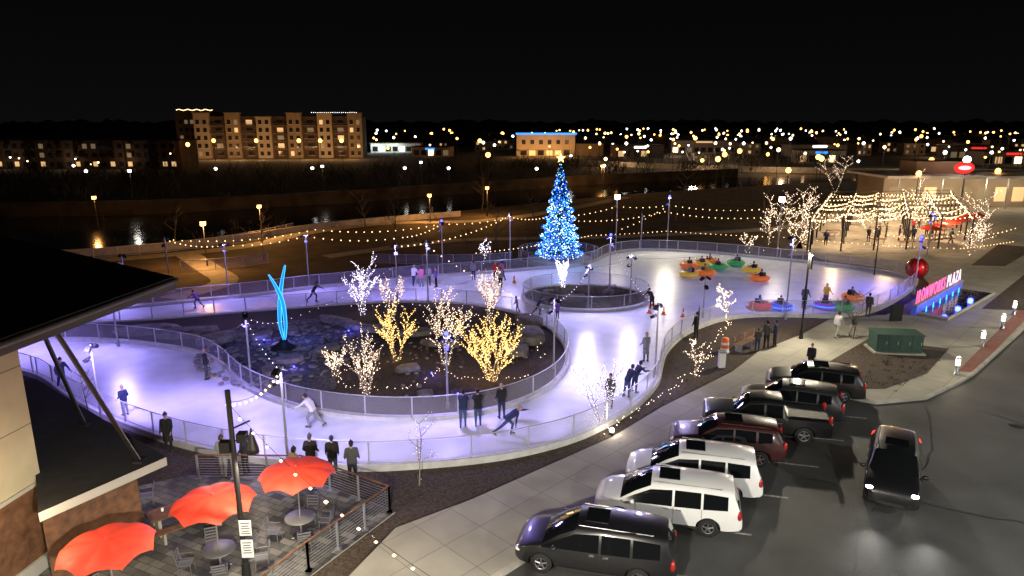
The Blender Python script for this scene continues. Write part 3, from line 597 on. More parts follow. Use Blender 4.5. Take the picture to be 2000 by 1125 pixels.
def vehicle(kind):
    mb=MB()
    if kind=='minivan':
        L,W=5.1,1.98;wh=(.95,4.0);wr=.35;zt=1.73
        st=[(0,.35,.58,.60,.58,.5,0),(.06,.28,.66,.69,.76,.64,0),(.2,.24,.76,.81,.89,.74,0),(.45,.22,.86,.93,.96,.80,0),(.95,.22,.96,1.04,.985,.82,0,'both'),(1.5,.22,.99,1.42,.985,.76,1,'both'),(2.0,.22,1.0,1.66,.985,.72,1,'side'),(2.75,.22,1.02,1.73,.99,.72,1),(2.83,.22,1.02,1.735,.99,.72,1,'side'),(3.72,.22,1.05,1.74,.99,.715,1),(3.80,.22,1.05,1.74,.99,.715,1,'side'),(4.62,.22,1.10,1.70,.97,.70,1),(4.82,.24,1.10,1.66,.95,.68,1,'top'),(5.03,.28,1.0,1.08,.92,.78,0),(5.12,.35,.72,.76,.86,.72,0)]
    elif kind=='suv':
        L,W=4.75,1.9;wh=(.9,3.7);wr=.37;zt=1.72
        st=[(0,.4,.68,.70,.58,.5,0),(.06,.34,.78,.82,.76,.66,0),(.2,.3,.9,.95,.87,.76,0),(.5,.28,.99,1.05,.93,.80,0),(1.2,.28,1.05,1.14,.945,.80,0,'both'),(1.6,.28,1.06,1.45,.945,.74,1,'both'),(1.95,.28,1.07,1.65,.945,.70,1,'side'),(2.6,.28,1.08,1.72,.95,.70,1),(2.68,.28,1.08,1.725,.95,.70,1,'side'),(3.5,.28,1.1,1.71,.95,.69,1),(3.6,.28,1.1,1.705,.95,.69,1,'side'),(4.15,.28,1.16,1.68,.94,.67,1),(4.38,.3,1.16,1.64,.92,.66,1,'top'),(4.66,.34,1.0,1.08,.9,.76,0),(4.75,.42,.78,.82,.82,.70,0)]
    else:
        L,W=5.5,1.96;wh=(.98,4.35);wr=.41;zt=1.86
        st=[(0,.45,.85,.9,.78,.7,0),(.08,.36,1.0,1.05,.92,.82,0),(.3,.34,1.1,1.16,.95,.84,0),(1.35,.34,1.14,1.22,.97,.84,0,'both'),(1.7,.34,1.14,1.55,.97,.76,1,'both'),(2.0,.34,1.15,1.78,.97,.71,1,'side'),(2.6,.34,1.15,1.85,.97,.70,1),(2.7,.34,1.15,1.86,.97,.70,1,'side'),(3.4,.34,1.15,1.83,.97,.69,1,'top'),(3.6,.34,1.15,1.21,.97,.86,0),(3.66,.34,1.15,1.2,.97,.86,0),(5.35,.36,1.14,1.19,.97,.86,0),(5.5,.42,1.0,1.05,.93,.82,0)]
    loft(mb,st);bm,names=finish_car(mb,kind,wh,wr,W)
    d=MB()
    for n_ in names: d.mi(n_)
    hw=W/2
    for x in wh:
        for s_ in(-1,1):
            y=s_*(hw-.13);pr=[(wr*.6,-.11),(wr*.93,-.115),(wr,-.08),(wr,.08),(wr*.93,.115),(wr*.6,.11)];d.lathe((x,y,wr),pr,'tyre',24,'Y')
            yo=y+s_*.075;d.lathe((x,yo,wr),[(wr*.62,0),(wr*.58,s_*.035),(wr*.52,0)],'rim',24,'Y');d.lathe((x,yo-s_*.05,wr),[(wr*.62,0),(0,0)],'black',20,'Y')
            for k in range(5):
                a=k*2*math.pi/5+.3;d.tube((x+math.cos(a)*.04,yo+s_*.01,wr+math.sin(a)*.04),(x+math.cos(a)*wr*.57,yo+s_*.01,wr+math.sin(a)*wr*.57),.035,.025,'rim',5)
            d.tube((x,yo-s_*.01,wr),(x,yo+s_*.025,wr),.06,.05,'rim',10)
    zb=st[2][2]
    for s_ in(-1,1):
        d.sph((.24,s_*hw*.72,zb-.08),1,'hl',12,8,(.20,.17,.085),Matrix.Rotation(s_*-.7,4,'Z'));d.sph((L-.10,s_*hw*.84,zb+.14),1,'tail',10,8,(.10,.12,.2))
        d.sph((1.38,s_*(hw+.1),1.08),1,'paint',10,7,(.08,.13,.09));d.sph((.12,s_*hw*.62,.38),1,'hl',8,6,(.06,.1,.06))
        for xx in([1.5,2.8,3.76] if kind=='minivan' else [1.55,2.64,3.52]): d.box((xx,s_*(hw-.004),.72),(.012,.014,.66),'plastic')
        for xx in([2.55,2.98] if kind=='minivan' else [2.4,3.3]): d.box((xx,s_*(hw+.004),.92),(.17,.03,.03),'rim')
        d.box((L/2,s_*(hw-.0),.34),(L*.42,.03,.08),'plastic')
        if kind!='pickup': d.tube((2.1,s_*.66,zt-.0),(L-.7,s_*.63,zt-.03),.02,.02,'rim' if kind=='minivan' else 'plastic',6)
    d.box((.06,0,zb-.2),(.08,hw*.9,.14),'plastic');d.box((.01,0,zb-.2),(.02,hw*.8,.02),'rim');d.box((.03,0,.40),(.1,hw*.95,.12),'plastic')
    d.box((L+.01,0,.62),(.03,.34,.16),'white');d.box((L-.02,0,.42),(.12,hw*1.5,.14),'plastic')
    if kind!='pickup': d.box((2.62,0,zt+.03),(.72,.8,.03),'glass')
    else: d.box((4.5,0,1.225),(1.6,1.5,.02),'plastic')
    dm=d.mesh('d');bm.from_mesh(dm);me=bpy.data.meshes.new(kind);bm.to_mesh(me);bm.free()
    for n_ in d.mats: me.materials.append(M[n_])
    return me
VM={k:vehicle(k) for k in('minivan','suv','pickup')}
def car(kind,fx,fy,hx,hy,paint,on=False,name='parked_car',z=.006):
    W=1.9;hd=Vector((hx,hy,0)).normalized();right=Vector((hd.y,-hd.x,0))
    pos=Vector((fx,fy,0))+ (right*(W/2));
    o=link(name,VM[kind],(pos.x,pos.y,z),math.atan2(-hd.y,-hd.x))
    for i,sl in enumerate(o.material_slots):
        if sl.material.name=='paint': sl.link='OBJECT';sl.material=M[paint]
        elif on and sl.material.name=='hl': sl.link='OBJECT';sl.material=M['hl_on']
        elif on and sl.material.name=='tail': sl.link='OBJECT';sl.material=M['tail_on']
    return o
hx,hy=-.968,.25
car('minivan',.0,19.3,hx,hy,'paint',name='minivan');car('minivan',2.9,22.0,hx,hy,'paint_white',name='minivan');car('minivan',4.4,24.2,hx,hy,'paint_white',name='minivan')
car('suv',6.7,26.8,hx,hy,'paint_red',name='suv');car('pickup',8.8,29.1,hx,hy,'paint',name='pickup_truck');car('suv',11.1,31.3,-.93,.37,'paint_grey',name='suv');car('suv',13.4,33.8,-.94,.34,'paint',name='suv')
mv=car('suv',14.7,22.0,-.50,-.866,'paint',True,name='suv')
for dx,dy in((13.3,22.4),(14.8,21.6)): spot((dx-.1,dy-.2,.75),(dx-5,dy-9,.3),(1,.97,.9),130,80,1,.06,'headlight')
for k,(x,y) in enumerate(((56,66),(59,69),(62.5,72),(70,80),(76,84))): car('suv',x,y,-.8,.6,R.choice(['paint_grey','paint','paint_white']),name='parked_car')
# ------------------------------------------------------------ patio
mb=MB();patio=[(-4.3,22.5),(-8.3,25.0),(-13.2,25.2),(-17,23),(-17,12),(-9.8,12),(-6.3,19.0)];mb.prism(patio,0,.08,'pavers','conc');mb.obj('patio')
def railing(pts,z=.08,h=1.05):
    mb=MB()
    for a,b in zip(pts[:-1],pts[1:]):
        a=Vector((*a,0));b=Vector((*b,0));L=(b-a).length;n=max(1,round(L/1.5))
        for i in range(n+1):
            p=a.lerp(b,i/n);mb.box((p.x,p.y,z+h/2),(.07,.07,h),'metal');mb.box((p.x,p.y,z+.02),(.2,.2,.03),'metal')
        mb.tube((a.x,a.y,z+h),(b.x,b.y,z+h),.035,.035,'wood',6)
        for k in range(8): zz=z+.12+k*.11;mb.tube((a.x,a.y,zz),(b.x,b.y,zz),.008,.008,'metal',4,False)
    return mb.obj('patio_railing')
railing([(-12.6,24.9),(-8.4,24.85),(-4.5,22.5),(-6.5,19.1),(-9.8,12.4)])
def umbrella(x,y,zt=2.62,r=1.28,rz=0):
    mb=MB();mb.tube((0,0,0),(0,0,zt),.025,.025,'metal',8);mb.lathe((0,0,0),[(.28,0),(.28,.06),(.05,.1)],'darkmetal',16)
    rings=[(0,0),(.2,-.03),(.45,-.09),(.7,-.17),(.88,-.27),(1,-.40)];K=64
    vs=[];fs=[]
    for f,dz in rings:
        for i in range(K):
            a=2*math.pi*i/K;ph=(i%8)/8;sc_=math.sin(ph*math.pi)
            rr=r*f*(1-.08*sc_*f);vs.append((rr*math.cos(a),rr*math.sin(a),zt+dz*.85+ .13*sc_*f*f))
    for j in range(len(rings)-1):
        for i in range(K): fs.append((j*K+i,j*K+(i+1)%K,(j+1)*K+(i+1)%K,(j+1)*K+i))
    mb.add(vs,fs,'umb',True)
    for i in range(8):
        a=2*math.pi*i/8;mb.tube((0,0,zt-.03),(r*math.cos(a),r*math.sin(a),zt-.36),.01,.01,'metal',4,False)
    mb.sph((0,0,zt+.04),.04,'umb',8,5)
    return mb.obj('patio_umbrella',(x,y,.08),rz)
def table(x,y):
    mb=MB();mb.lathe((0,0,.7),[(0,0),(.5,0),(.52,.02),(.5,.04),(.06,.04),(.0,.04)],'chairmetal',28);mb.tube((0,0,0),(0,0,.7),.04,.04,'metal',8)
    for k in range(4): a=k*1.57+.7;mb.tube((0,0,.08),(math.cos(a)*.35,math.sin(a)*.35,.02),.025,.02,'metal',6)
    mb.obj('round_table',(x,y,.08))
def chair(x,y,rz):
    mb=MB();mb.box((0,0,.45),(.42,.42,.03),'chairmetal')
    for sx in(-1,1):
        for sy in(-1,1): mb.tube((sx*.18,sy*.18,.45),(sx*.21,sy*.21,0),.014,.014,'chairmetal',5)
        mb.tube((sx*.19,-.19,.45),(sx*.2,-.26,.88),.014,.014,'chairmetal',5);mb.tube((sx*.21,-.2,.64),(sx*.21,.18,.64),.012,.012,'chairmetal',5)
    for k in range(4): mb.box((0,-.215-.02*k,.55+k*.1),(.38,.02,.05),'chairmetal')
    mb.obj('patio_chair',(x,y,.08),rz)
for x,y,rz in((-7.3,21,.2),(-9.35,19.2,.5),(-11.35,16.9,0)): umbrella(x,y,rz=rz);table(x,y)
for x,y,r in((-6.5,21.3,1.5),(-8.1,20.6,-1.6),(-7.2,21.9,3.1),(-6.9,20.1,.3),(-8.6,19.7,2.2),(-9.9,19.9,3.5),(-9.0,18.4,.3),(-14,21.8,1),(-13.6,22.9,2),(-10.3,18.9,-1.4),(-8.0,19.2,1.9),(-12.2,17.5,-2)): chair(x,y,r)
mb=MB();mb.box((0,0,.72),(2.4,.8,.06),'wood')
for s_ in(-1,1):
    mb.box((s_*.9,0,.35),(.1,.6,.7),'conc');mb.box((0,s_*.75,.44),(2.3,.3,.06),'wood');[mb.box((q,s_*.75,.2),(.08,.26,.42),'conc') for q in(-.9,.9)]
for q in(-.7,-.2,.5): mb.lathe((q,.1,.75),[(.04,0),(.045,.12),(0,.12)],'white',8)
mb.obj('picnic_table',(-11.6,21.7,.08),.7)
# ------------------------------------------------------------ foreground building
mb=MB();u=Vector((-.13,-.99,0)).normalized();wv=Vector((-.99,.13,0)).normalized();C=Vector((-15.0,19.7,0))
def bx(o,a,b,z0,z1,m,top=None):
    p=[o,o+u*a,o+u*a+wv*b,o+wv*b];vs=[(q.x,q.y,z0) for q in p]+[(q.x,q.y,z1) for q in p]
    mb.add(vs,[(0,1,2,3),(7,6,5,4),(0,4,5,1),(1,5,6,2),(2,6,7,3),(3,7,4,0)],m)
bx(C,14,14,3.0,8.75,'beige');bx(C-u*.03-wv*.03,14,14,.55,2.998,'wood');bx(C-u*.12-wv*.12,14,14,.0,.548,'fascialt');bx(C-u*.08-wv*.08,14,14,2.9,3.02,'fascialt')
for k in range(3):
    o=C+u*(1.9+k*2.6)-wv*.03;bx(o,1.5,.06,3.4,6.2,'win_lit');
    for a in(-.06,1.5): bx(o+u*a-wv*.02,.06,.08,3.35,6.25,'darkmetal')
    bx(o+u*.0-wv*.02,1.5,.08,6.2,6.26,'darkmetal');bx(o-wv*.02,1.5,.08,3.34,3.4,'darkmetal')
for z_ in(4.9,6.8): bx(C-wv*.004,14,.02,z_,z_+.02,'darkmetal')
A=Vector((-11.3,22.3,9.0));rise=.2;a1=A;a2=A+u*16;a3=A+u*16+wv*18+Vector((0,0,rise*18));a4=A+wv*18+Vector((0,0,rise*18));th=Vector((0,0,.42))
mb.add([a1,a2,a3,a4],[(3,2,1,0)],'roofdk');mb.add([a1-th,a2-th,a3-th,a4-th],[(0,1,2,3)],'soffit');mb.add([a1,a2,a2-th,a1-th,a4,a4-th],[(0,1,2,3),(4,0,3,5)],'fascia')
e0=a1-wv*.06+Vector((0,0,-.02))
mb.tube(e0-Vector((0,0,.1)),e0+u*16-Vector((0,0,.1)),.09,.09,'fascia',6)
lr=[(-13.5,17.4),(-11.5,20.75),(-20.7,27.9),(-24,24),(-24,19),(-15,19.5)]
mb.prism(lr,None,3.2,'roofdk');n=len(lr)
mb.add([(x,y,3.19) for x,y in lr]+[(x,y,2.9) for x,y in lr],[(0,1,n+1,n),(1,2,n+2,n+1),(5,0,n,n+5)],'fascialt')
mb.add([(-14.2,18.4,0),(-12.6,20.8,0),(-20.5,26.9,0),(-14.2,18.4,2.95),(-12.6,20.8,2.95),(-20.5,26.9,2.95)],[(0,1,4,3),(1,2,5,4)],'wood')
mb.tube((-12.2,17.4,8.7),(-12.2,20.4,3.2),.07,.07,'black',8);mb.tube((-14.6,19.9,8.9),(-15.7,23.2,3.2),.07,.07,'black',8)
for q in((-12.2,20.4),(-15.7,23.2)): mb.box((q[0],q[1],3.24),(.3,.3,.08),'black')
mb.obj('restaurant_building')
# ------------------------------------------------------------ plaza features
mb=MB();a=Vector((29.9,48.9,0));b=Vector((38.4,57.0,0));d=(b-a).normalized();ang=math.atan2(d.y,d.x);L=(b-a).length;mid=(a+b)/2
mb.box((mid.x,mid.y,.45),(L+.4,.35,.8),'bluelit_wall',rz=ang);mb.box((mid.x,mid.y,.88),(L+.5,.45,.06),'conc',rz=ang)
nrm=Vector((d.y,-d.x,0));pool=[a+nrm*.2,b+nrm*.2,b+nrm*2.6,a+nrm*2.2];pp=[tuple(q[:2]) for q in pool];mb.prism(pp,.13,.3,'conc');
pp2=[tuple((q+(mid+nrm*1.3-q)*.09)[:2]) for q in pool];mb.prism(pp2,None,.31,'water')
for k in range(6): q=a+d*(1+k*1.7)+nrm*.5;mb.tube((q.x,q.y,.3),(q.x,q.y,.7),.05,.02,'lcyan',5)
sg=mb.obj('plaza_sign')
for txt,off,mm in(('IRONWORKS',0,'pinkglow'),('PLAZA',7.7,'whiteglow')):
    cu=bpy.data.curves.new('letters','FONT');cu.body=txt;cu.size=1.45;cu.extrude=.03;cu.space_character=1.35
    t=bpy.data.objects.new('t',cu);COL.objects.link(t);dg=bpy.context.evaluated_depsgraph_get();me=bpy.data.meshes.new_from_object(t.evaluated_get(dg));bpy.data.objects.remove(t)
    xs=[v.co.x for v in me.vertices];x0,x1=min(xs),max(xs);tw=7.1 if txt[0]=='I' else 3.9
    for v in me.vertices: v.co.x=(v.co.x-x0)*tw/(x1-x0)
    me.materials.clear();me.materials.append(M[mm]);lo=link('letters',me);q=a+d*(.1+off);lo.location=(q.x,q.y,.93);lo.rotation_euler=(math.radians(90),0,ang);lo.parent=sg
for k in range(3): q=a+d*(2+k*3.6)+nrm*1.5;point((q.x,q.y,.8),(.05,.08,1),90,.2)
mb=MB();mb.sph((0,0,1.0),.92,'redball',24,16);mb.lathe((0,0,1.88),[(.2,0),(.2,.18),(.0,.2)],'metal',12);mb.lathe((0,0,0),[(.5,0),(.45,.12),(.2,.12)],'darkmetal',14)
for k in range(10): 
    a_=k*math.pi/5
    for j in range(12):
        p0,p1=[Vector((.935*math.sin(t)*math.cos(a_),.935*math.sin(t)*math.sin(a_),1.0+.935*math.cos(t))) for t in(math.pi*j/12,math.pi*(j+1)/12)];mb.tube(p0,p1,.02,.02,'black',4,False)
mb.obj('giant_ornament',(36.9,60.9,.13));point((36.5,59.6,1.4),(1,.05,.03),25,.3)
mb=MB();mb.box((0,0,.06),(3.0,1.7,.12),'conc');mb.box((0,0,.66),(2.7,1.35,1.08),'green_box');mb.box((0,0,1.22),(2.8,1.45,.06),'green_box')
for k in range(4): mb.box((-1.0+k*.67,-.685,.66),(.6,.02,.9),'green_box');mb.box((-.78+k*.67,-.7,.7),(.03,.02,.2),'metal')
mb.obj('utility_cabinet',(23.9,40.6,.14),-.12)
mb=MB();mb.box((0,0,.62),(.9,.12,1.2),'black');mb.box((0,-.07,.62),(.78,.012,1.0),'black');mb.obj('menu_board',(27.6,47.2,.13),.1)
mb=MB();mb.lathe((0,0,0),[(.32,0),(.34,.06),(.26,.08),(.26,.3)],'white',14);mb.lathe((0,0,.3),[(.26,0),(.25,.22)],'orange',14);mb.lathe((0,0,.52),[(.25,0),(.24,.15)],'white',14);mb.lathe((0,0,.67),[(.24,0),(.22,.25),(.0,.27)],'orange',14);mb.obj('traffic_barrel',(13.3,40.6,.05))
mb=MB();mb.box((0,0,.45),(.35,.35,.9),'white');mb.box((0,0,.95),(.4,.4,.1),'metal');mb.obj('utility_pedestal',(12.3,37.9,.05))
for x,y,r in((14.6,41,.8),(15.6,42.1,.8)):
    mb=MB()
    for k in range(4): mb.box((0,-.18+k*.12,.45),(1.6,.09,.04),'wood')
    for k in range(3): mb.box((0,.28+k*.03,.58+k*.12),(1.6,.03,.09),'wood')
    for s_ in(-1,1): mb.box((s_*.65,0,.22),(.05,.45,.44),'metal');mb.box((s_*.65,.3,.6),(.05,.04,.5),'metal')
    mb.obj('park_bench',(x,y,.1),r)
# ------------------------------------------------------------ pergola beer garden
mb=MB();o0=Vector((32.5,74,0));ax=Vector((20,3,0)).normalized();ay=Vector((.47,.88,0)).normalized();W_,D_=20,34
for i in range(6):
    for j in range(7):
        p=o0+ax*(i*W_/5)+ay*(j*D_/6);mb.tube((p.x,p.y,0),(p.x,p.y,3.9),.09,.09,'darkmetal',6)
        if j<6: q=p+ay*D_/6;mb.tube((p.x,p.y,3.9),(q.x,q.y,3.9),.06,.06,'darkmetal',4)
        if i<5: q=p+ax*W_/5;mb.tube((p.x,p.y,3.8),(q.x,q.y,3.8),.05,.05,'darkmetal',4)
mb.obj('pergola')
segs=[]
def nd(i,j): p=o0+ax*(i*W_/5)+ay*(j*D_/6);return (p.x,p.y,3.8+R.uniform(-.15,.15))
for i in range(6):
    for j in range(6):
        segs.append([nd(i,j),nd(i,j+1)])
        if i<5:
            segs.append([nd(i,j),nd(i+1,j)])
            if R.random()<.75: segs.append([nd(i,j),nd(i+1,j+1)])
            if R.random()<.6: segs.append([nd(i+1,j),nd(i,j+1)])
festoon('pergola_lights',segs,.55,.075,'pergbulb',.09)
for i in range(3):
    for j in range(4): p=o0+ax*(3+i*7)+ay*(4+j*9);point((p.x,p.y,3.3),(1,.66,.36),850,.3)
mb=MB();mb.prism([tuple((o0-ax*2-ay*2)[:2]),tuple((o0+ax*22-ay*2)[:2]),tuple((o0+ax*22+ay*36)[:2]),tuple((o0-ax*2+ay*36)[:2])],None,.15,'conc');mb.obj('terrace')
for k in range(6):
    p=o0+ax*(15+k*1.4)+ay*(1+k*2.4)
    mb=MB();mb.tube((0,0,0),(0,0,2.6),.03,.03,'metal',6);mb.lathe((0,0,2.1),[(1.3,0),(.7,.3),(0,.5)],'umb',8,smooth=False);mb.obj('patio_umbrella',(p.x,p.y,.15))
mb=MB()
for k in range(24):
    p=o0+ax*R.uniform(1,19)+ay*R.uniform(1,30);mb.box((p.x,p.y,.85),(1.8,.8,.06),'wood',rz=.3);[mb.tube((p.x+sx*.7,p.y,.15),(p.x+sx*.7,p.y,.85),.05,.05,'metal',5) for sx in(-1,1)]
mb.obj('picnic_tables')
for k in range(16):
    p=o0+ax*R.uniform(1,19)+ay*R.uniform(0,24);person(R.choice(['stand','pocket','walk']),p.x,p.y,R.uniform(0,360),R.choice(['black','navy','dgrey','red']),'black',1,.15)
light_pole(44.2,71.5,4.6,True)
mb=MB();mb.box((76,121,2.6),(26,9,5.2),'facadelt');mb.box((76,119,5.4),(30,14,.4),'white');mb.box((72,119,6.6),(8,5,2.2),'facade')
for k in range(8): mb.box((65+k*3,116.47,2.2),(2,.06,2.4),R.choice(['win_lit','win_dim']));mb.tube((63.5+k*3.6,113,0),(63.5+k*3.6,113,5.2),.12,.12,'metal',6)
mb.sph((73.5,112.4,6.9),1,'redglow',20,8,(1.7,.15,.95));mb.sph((73.5,112.25,6.9),1,'whiteglow',16,6,(1.1,.12,.35));mb.tube((73.5,112.6,5.5),(73.5,112.6,6.2),.1,.1,'metal')
mb.obj('beer_garden_pavilion')
for k in range(4): point((66+k*6,112,4.2),(1,.8,.55),350,.4)
mb=MB();mb.tube((0,0,0),(0,0,8),.1,.08,'darkmetal');mb.sph((0,0,8.2),.55,'floodface',12,8);mb.obj('street_lamp',(74,112.8,0))
# ------------------------------------------------------------ river and far bank
mb=MB();mb.prism([(-160,70),(-60,70),(-46,75),(-36,86),(-24,100),(-8,112),(6,124),(26,140),(70,165),(110,180),(105,195),(60,183),(18,160),(-6,142),(-30,122),(-58,106),(-110,100),(-170,100)],None,.03,'water');mb.obj('river')
mb=MB();bk=[Vector((x,y,0)) for x,y in((-170,101),(-110,101),(-58,107),(-30,123),(-6,143),(18,161),(60,184))];band(mb,bk,.8,0,2.2,'soil',False);mb.obj('retaining_wall')
mb=MB();bk=cr_curve([(-60,69),(-45,73),(-35,80),(-24,94),(-8,105)],False,2);band(mb,bk,.3,0,.8,'conc',False);mb.obj('river_wall')
def path_ribbon(name,pts,wd,m='conc',z=.02):
    mb=MB();pp=cr_curve(pts,False,1);N=normals(pp,False);mb.prism([tuple((p+n*wd/2)[:2]) for p,n in zip(pp,N)]+[tuple((p-n*wd/2)[:2]) for p,n in list(zip(pp,N))[::-1]],None,z,m);return mb.obj(name)
path_ribbon('footpath',[(-70,62),(-48,68),(-36,74),(-30,80),(-27,88),(-18,97),(-4,100),(8,112),(22,132)],2.6,z=.045)
path_ribbon('footpath',[(-36,74),(-30,66),(-26,60),(-28,54)],2.4,z=.041)
path_ribbon('footpath',[(-20,72),(-8,82),(2,84),(16,86),(40,95),(60,120)],2.2,z=.035)
fence('river_railing',cr_curve([(-70,63.5),(-48,69.5),(-37,76),(-32,82),(-29,90)],False,1),False,.0,1.1,2)
fence('river_railing',cr_curve([(-32,64.5),(-28,66),(-25,68.6)],False,1),False,.0,1.1,2)
mb=MB()
def brush(mb,x,y,h,n):
    for i in range(n):
        a=R.random()*6.28;b=Vector((x+R.uniform(-h*.4,h*.4),y+R.uniform(-h*.4,h*.4),R.uniform(0,h*.5)));e_=b+Vector((math.cos(a)*h*.3,math.sin(a)*h*.3,h*R.uniform(.3,.55)));s_=Vector((R.uniform(-1,1),R.uniform(-1,1),0)).normalized()*h*.014
        mb.add([b-s_,b+s_,e_+s_*.4,e_-s_*.4],[(0,1,2,3)],'brush')
for i in range(300):
    x=R.uniform(-170,110);y0=112+max(0,(x+58))*.62;brush(mb,x,y0+R.uniform(0,60),R.uniform(3,7),26)
mb.obj('bank_vegetation')
mb=MB()
for i in range(110):
    x=R.uniform(-60,60);y=R.uniform(76,100)+max(0,x)*.5;brush(mb,x,y,R.uniform(.8,2.2),16)
mb.obj('shrubs')
mb=MB();
for d_,hh in((420,9),(700,14),(1100,20)):
    prev=None;x=-1400*d_/700
    while x<1400*d_/700:
        h_=hh*(.6+.5*abs(noise.noise(Vector((x*.02,d_,0))))+R.uniform(0,.25));y=d_+noise.noise(Vector((x*.01,3,0)))*30
        cur=((x,y,-1),(x,y,h_))
        if prev: mb.add([prev[0],cur[0],cur[1],prev[1]],[(0,1,2,3)],'brush')
        prev=cur;x+=d_*.008
mb.obj('distant_treeline')
# ------------------------------------------------------------ far buildings
def apartment():
    mb=MB();L=66;F=5;fh=3.1;Ht=F*fh+1
    mb.box((L/2,9,Ht/2),(L,16,Ht),'brickdk')
    nb=11;bw=L/nb
    for i in range(nb):
        out=i%2==0;x0=i*bw+.15;h_=Ht+(1.2 if out else 0)-(1.5 if i in(4,5) else 0)
        if out: mb.box((x0+bw/2,.2,h_/2),(bw-.3,2.4,h_),'facadelt' if i%4==0 else 'facade');mb.box((x0+bw/2,.2,h_+.15),(bw+.3,3.2,.3),'facade')
        yf=-1.02 if out else .98
        for f in range(F):
            z=f*fh+1.9
            for k in range(2 if out else 1):
                wx=x0+bw*(.28+.44*k) if out else x0+bw/2
                r_=R.random();m='win_lit' if r_<.10 else('win_dim' if r_<.3 else 'win_dark')
                mb.box((wx,yf,z),(1.3 if out else 2.4,.12,1.7),m)
                mb.box((wx,yf-.03,z-.92),(1.5 if out else 2.6,.2,.1),'white')
            if not out and f>0:
                mb.box((x0+bw/2,-.1,f*fh+.5),(bw-.7,2.1,.15),'facade');mb.box((x0+bw/2,-1.1,f*fh+1.5),(bw-.7,.06,.08),'metal')
                for q in range(9): mb.box((x0+.6+q*(bw-1.2)/8,-1.1,f*fh+1.05),(.05,.05,.9),'metal')
    for k in range(26): mb.octa((-8+k*.55,-.5+6.6,Ht+2.6+.2*math.sin(k)),.2,'farwarm')
    for k in range(22): mb.octa((46+k*.85,1,Ht+1.6),.12,'farwhite')
    mb.box((-1,12,Ht/2+1),(16,12,Ht+2),'brickdk')
    for f in range(5):
        for q in range(3): mb.box((-7+q*2.2,5.94,2+f*3.1),(1.2,.12,1.5),R.choice(['win_dark','win_dark','win_dim']))
    return mb.obj('apartment_building',(-127,280,0),.11)
apartment()
for k in range(8): point((-122+k*8.4,267+k*.9,R.uniform(2,6)),(1,.55,.22),R.uniform(900,2600),.6)
mb=MB();mb.box((0,0,4.3),(60,12,8.6),'brickdk');mb.box((0,0,8.8),(61,13,.4),'roofdk')
for i in range(8): mb.box((-27+i*7.7,-6.6,4.4),(3,1.2,8.7),'brickdk')
for i in range(22):
    for f in range(3):
        r_=R.random();m='win_lit' if (r_<.04 or(f==0 and r_<.35)) else('win_dim' if r_<.2 else 'win_dark');mb.box((-28.5+i*2.7,-7.25,1.6+f*2.7),(1.3,.12,1.4),m)
mb.obj('townhouse_row',(-133,222,0),.0)
for k in range(3): point((-155+k*18,211,3),(1,.7,.4),220,.4)
mb=MB();mb.box((0,0,4.6),(25,14,9.2),'facadelt');mb.box((0,0,9.4),(26,15,.5),'brickdk');mb.box((0,-7.7,9.5),(25.8,.2,.8),'bluestrip');mb.box((13.1,-1,9.5),(.2,13,.8),'bluestrip');mb.box((-3,-8,2.8),(18,2.5,.3),'facade')
for k in range(6): mb.box((-9.5+k*3.7,-7.06,1.6),(2.6,.12,2.4),'win_lit' if k in(1,3,4) else 'win_dark');mb.box((-9.5+k*3.7,-7.06,6),(1.6,.12,1.8),'win_dark')
mb.box((19,0,2.6),(12,10,5.2),'facade');mb.obj('commercial_building',(14.5,306,0))
for k in range(4): point((4+k*7,291,3.5),(1,.50,.16),R.uniform(1300,3000),.5)
mb=MB();mb.box((0,0,2.2),(24,10,4.4),'white');mb.box((0,0,4.5),(25,11,.3),'facade')
for k in range(7): mb.box((-9.8+k*3.2,-5.05,1.8),(2.4,.12,2.2),'farwhite' if k in(1,4) else 'win_dark')
mb.obj('shop_building',(-56,340,0));
for k in range(2): point((-66+k*9,330,4),(.85,1,.9),1300,.5)
def house(x,y,s_,rz):
    mb=MB();mb.box((0,0,2.6),(9,7,5.2),'facade');mb.add([(-4.9,-3.9,5.2),(4.9,-3.9,5.2),(4.9,3.9,5.2),(-4.9,3.9,5.2),(-4.9,0,8),(4.9,0,8)],[(0,1,5,4),(2,3,4,5),(1,2,5),(3,0,4)],'roofdk')
    for i in range(3):
        for f in range(2): mb.box((-3+i*3,-3.53,1.5+f*2.5),(1.1,.08,1.2),R.choice(['win_dark','win_dark','win_lit','win_dim']))
    mb.box((2.6,0,8),(.7,.7,1.8),'brickdk');mb.obj('house',(x,y,0),rz)
for i in range(18): house(R.uniform(60,330),R.uniform(300,420),1,R.uniform(-.5,.5))
for i in range(4): house(R.uniform(-45,0),R.uniform(340,420),1,R.uniform(-.3,.3))
def store(x,y,l,h,rz):
    mb=MB();mb.box((0,0,h/2),(l,10,h),R.choice(['facade','facadelt','brickdk']));mb.box((0,0,h+.15),(l+.6,10.6,.3),'roofdk')
    for k in range(int(l/3.2)): mb.box((-l/2+2+k*3.2,-5.05,1.7),(2.2,.12,2.2),R.choice(['win_lit','win_dim','win_dark','farwarm','win_dark']))
    mb.box((0,-5.1,h-.7),(l*.25,.15,.7),R.choice(['farwhite','redglow','bluestrip','win_lit']));mb.obj('store_building',(x,y,0),rz)
for x,y,l,h in((-34,300,16,4),(52,290,20,5),(90,330,30,6),(130,300,24,5),(150,360,36,7),(185,280,22,5),(215,340,30,6),(170,240,20,4.5),(240,300,24,5),(110,250,16,4.5)): store(x,y,l,h,R.uniform(-.2,.2))
path_ribbon('road',[(20,250),(45,225),(80,205),(160,195),(320,200)],9,'asphalt',.03)
mb=MB();band(mb,cr_curve([(22,242),(45,219),(80,199),(160,188),(320,192)],False,4),.5,0,1.6,'conc',False);mb.obj('road_parapet')
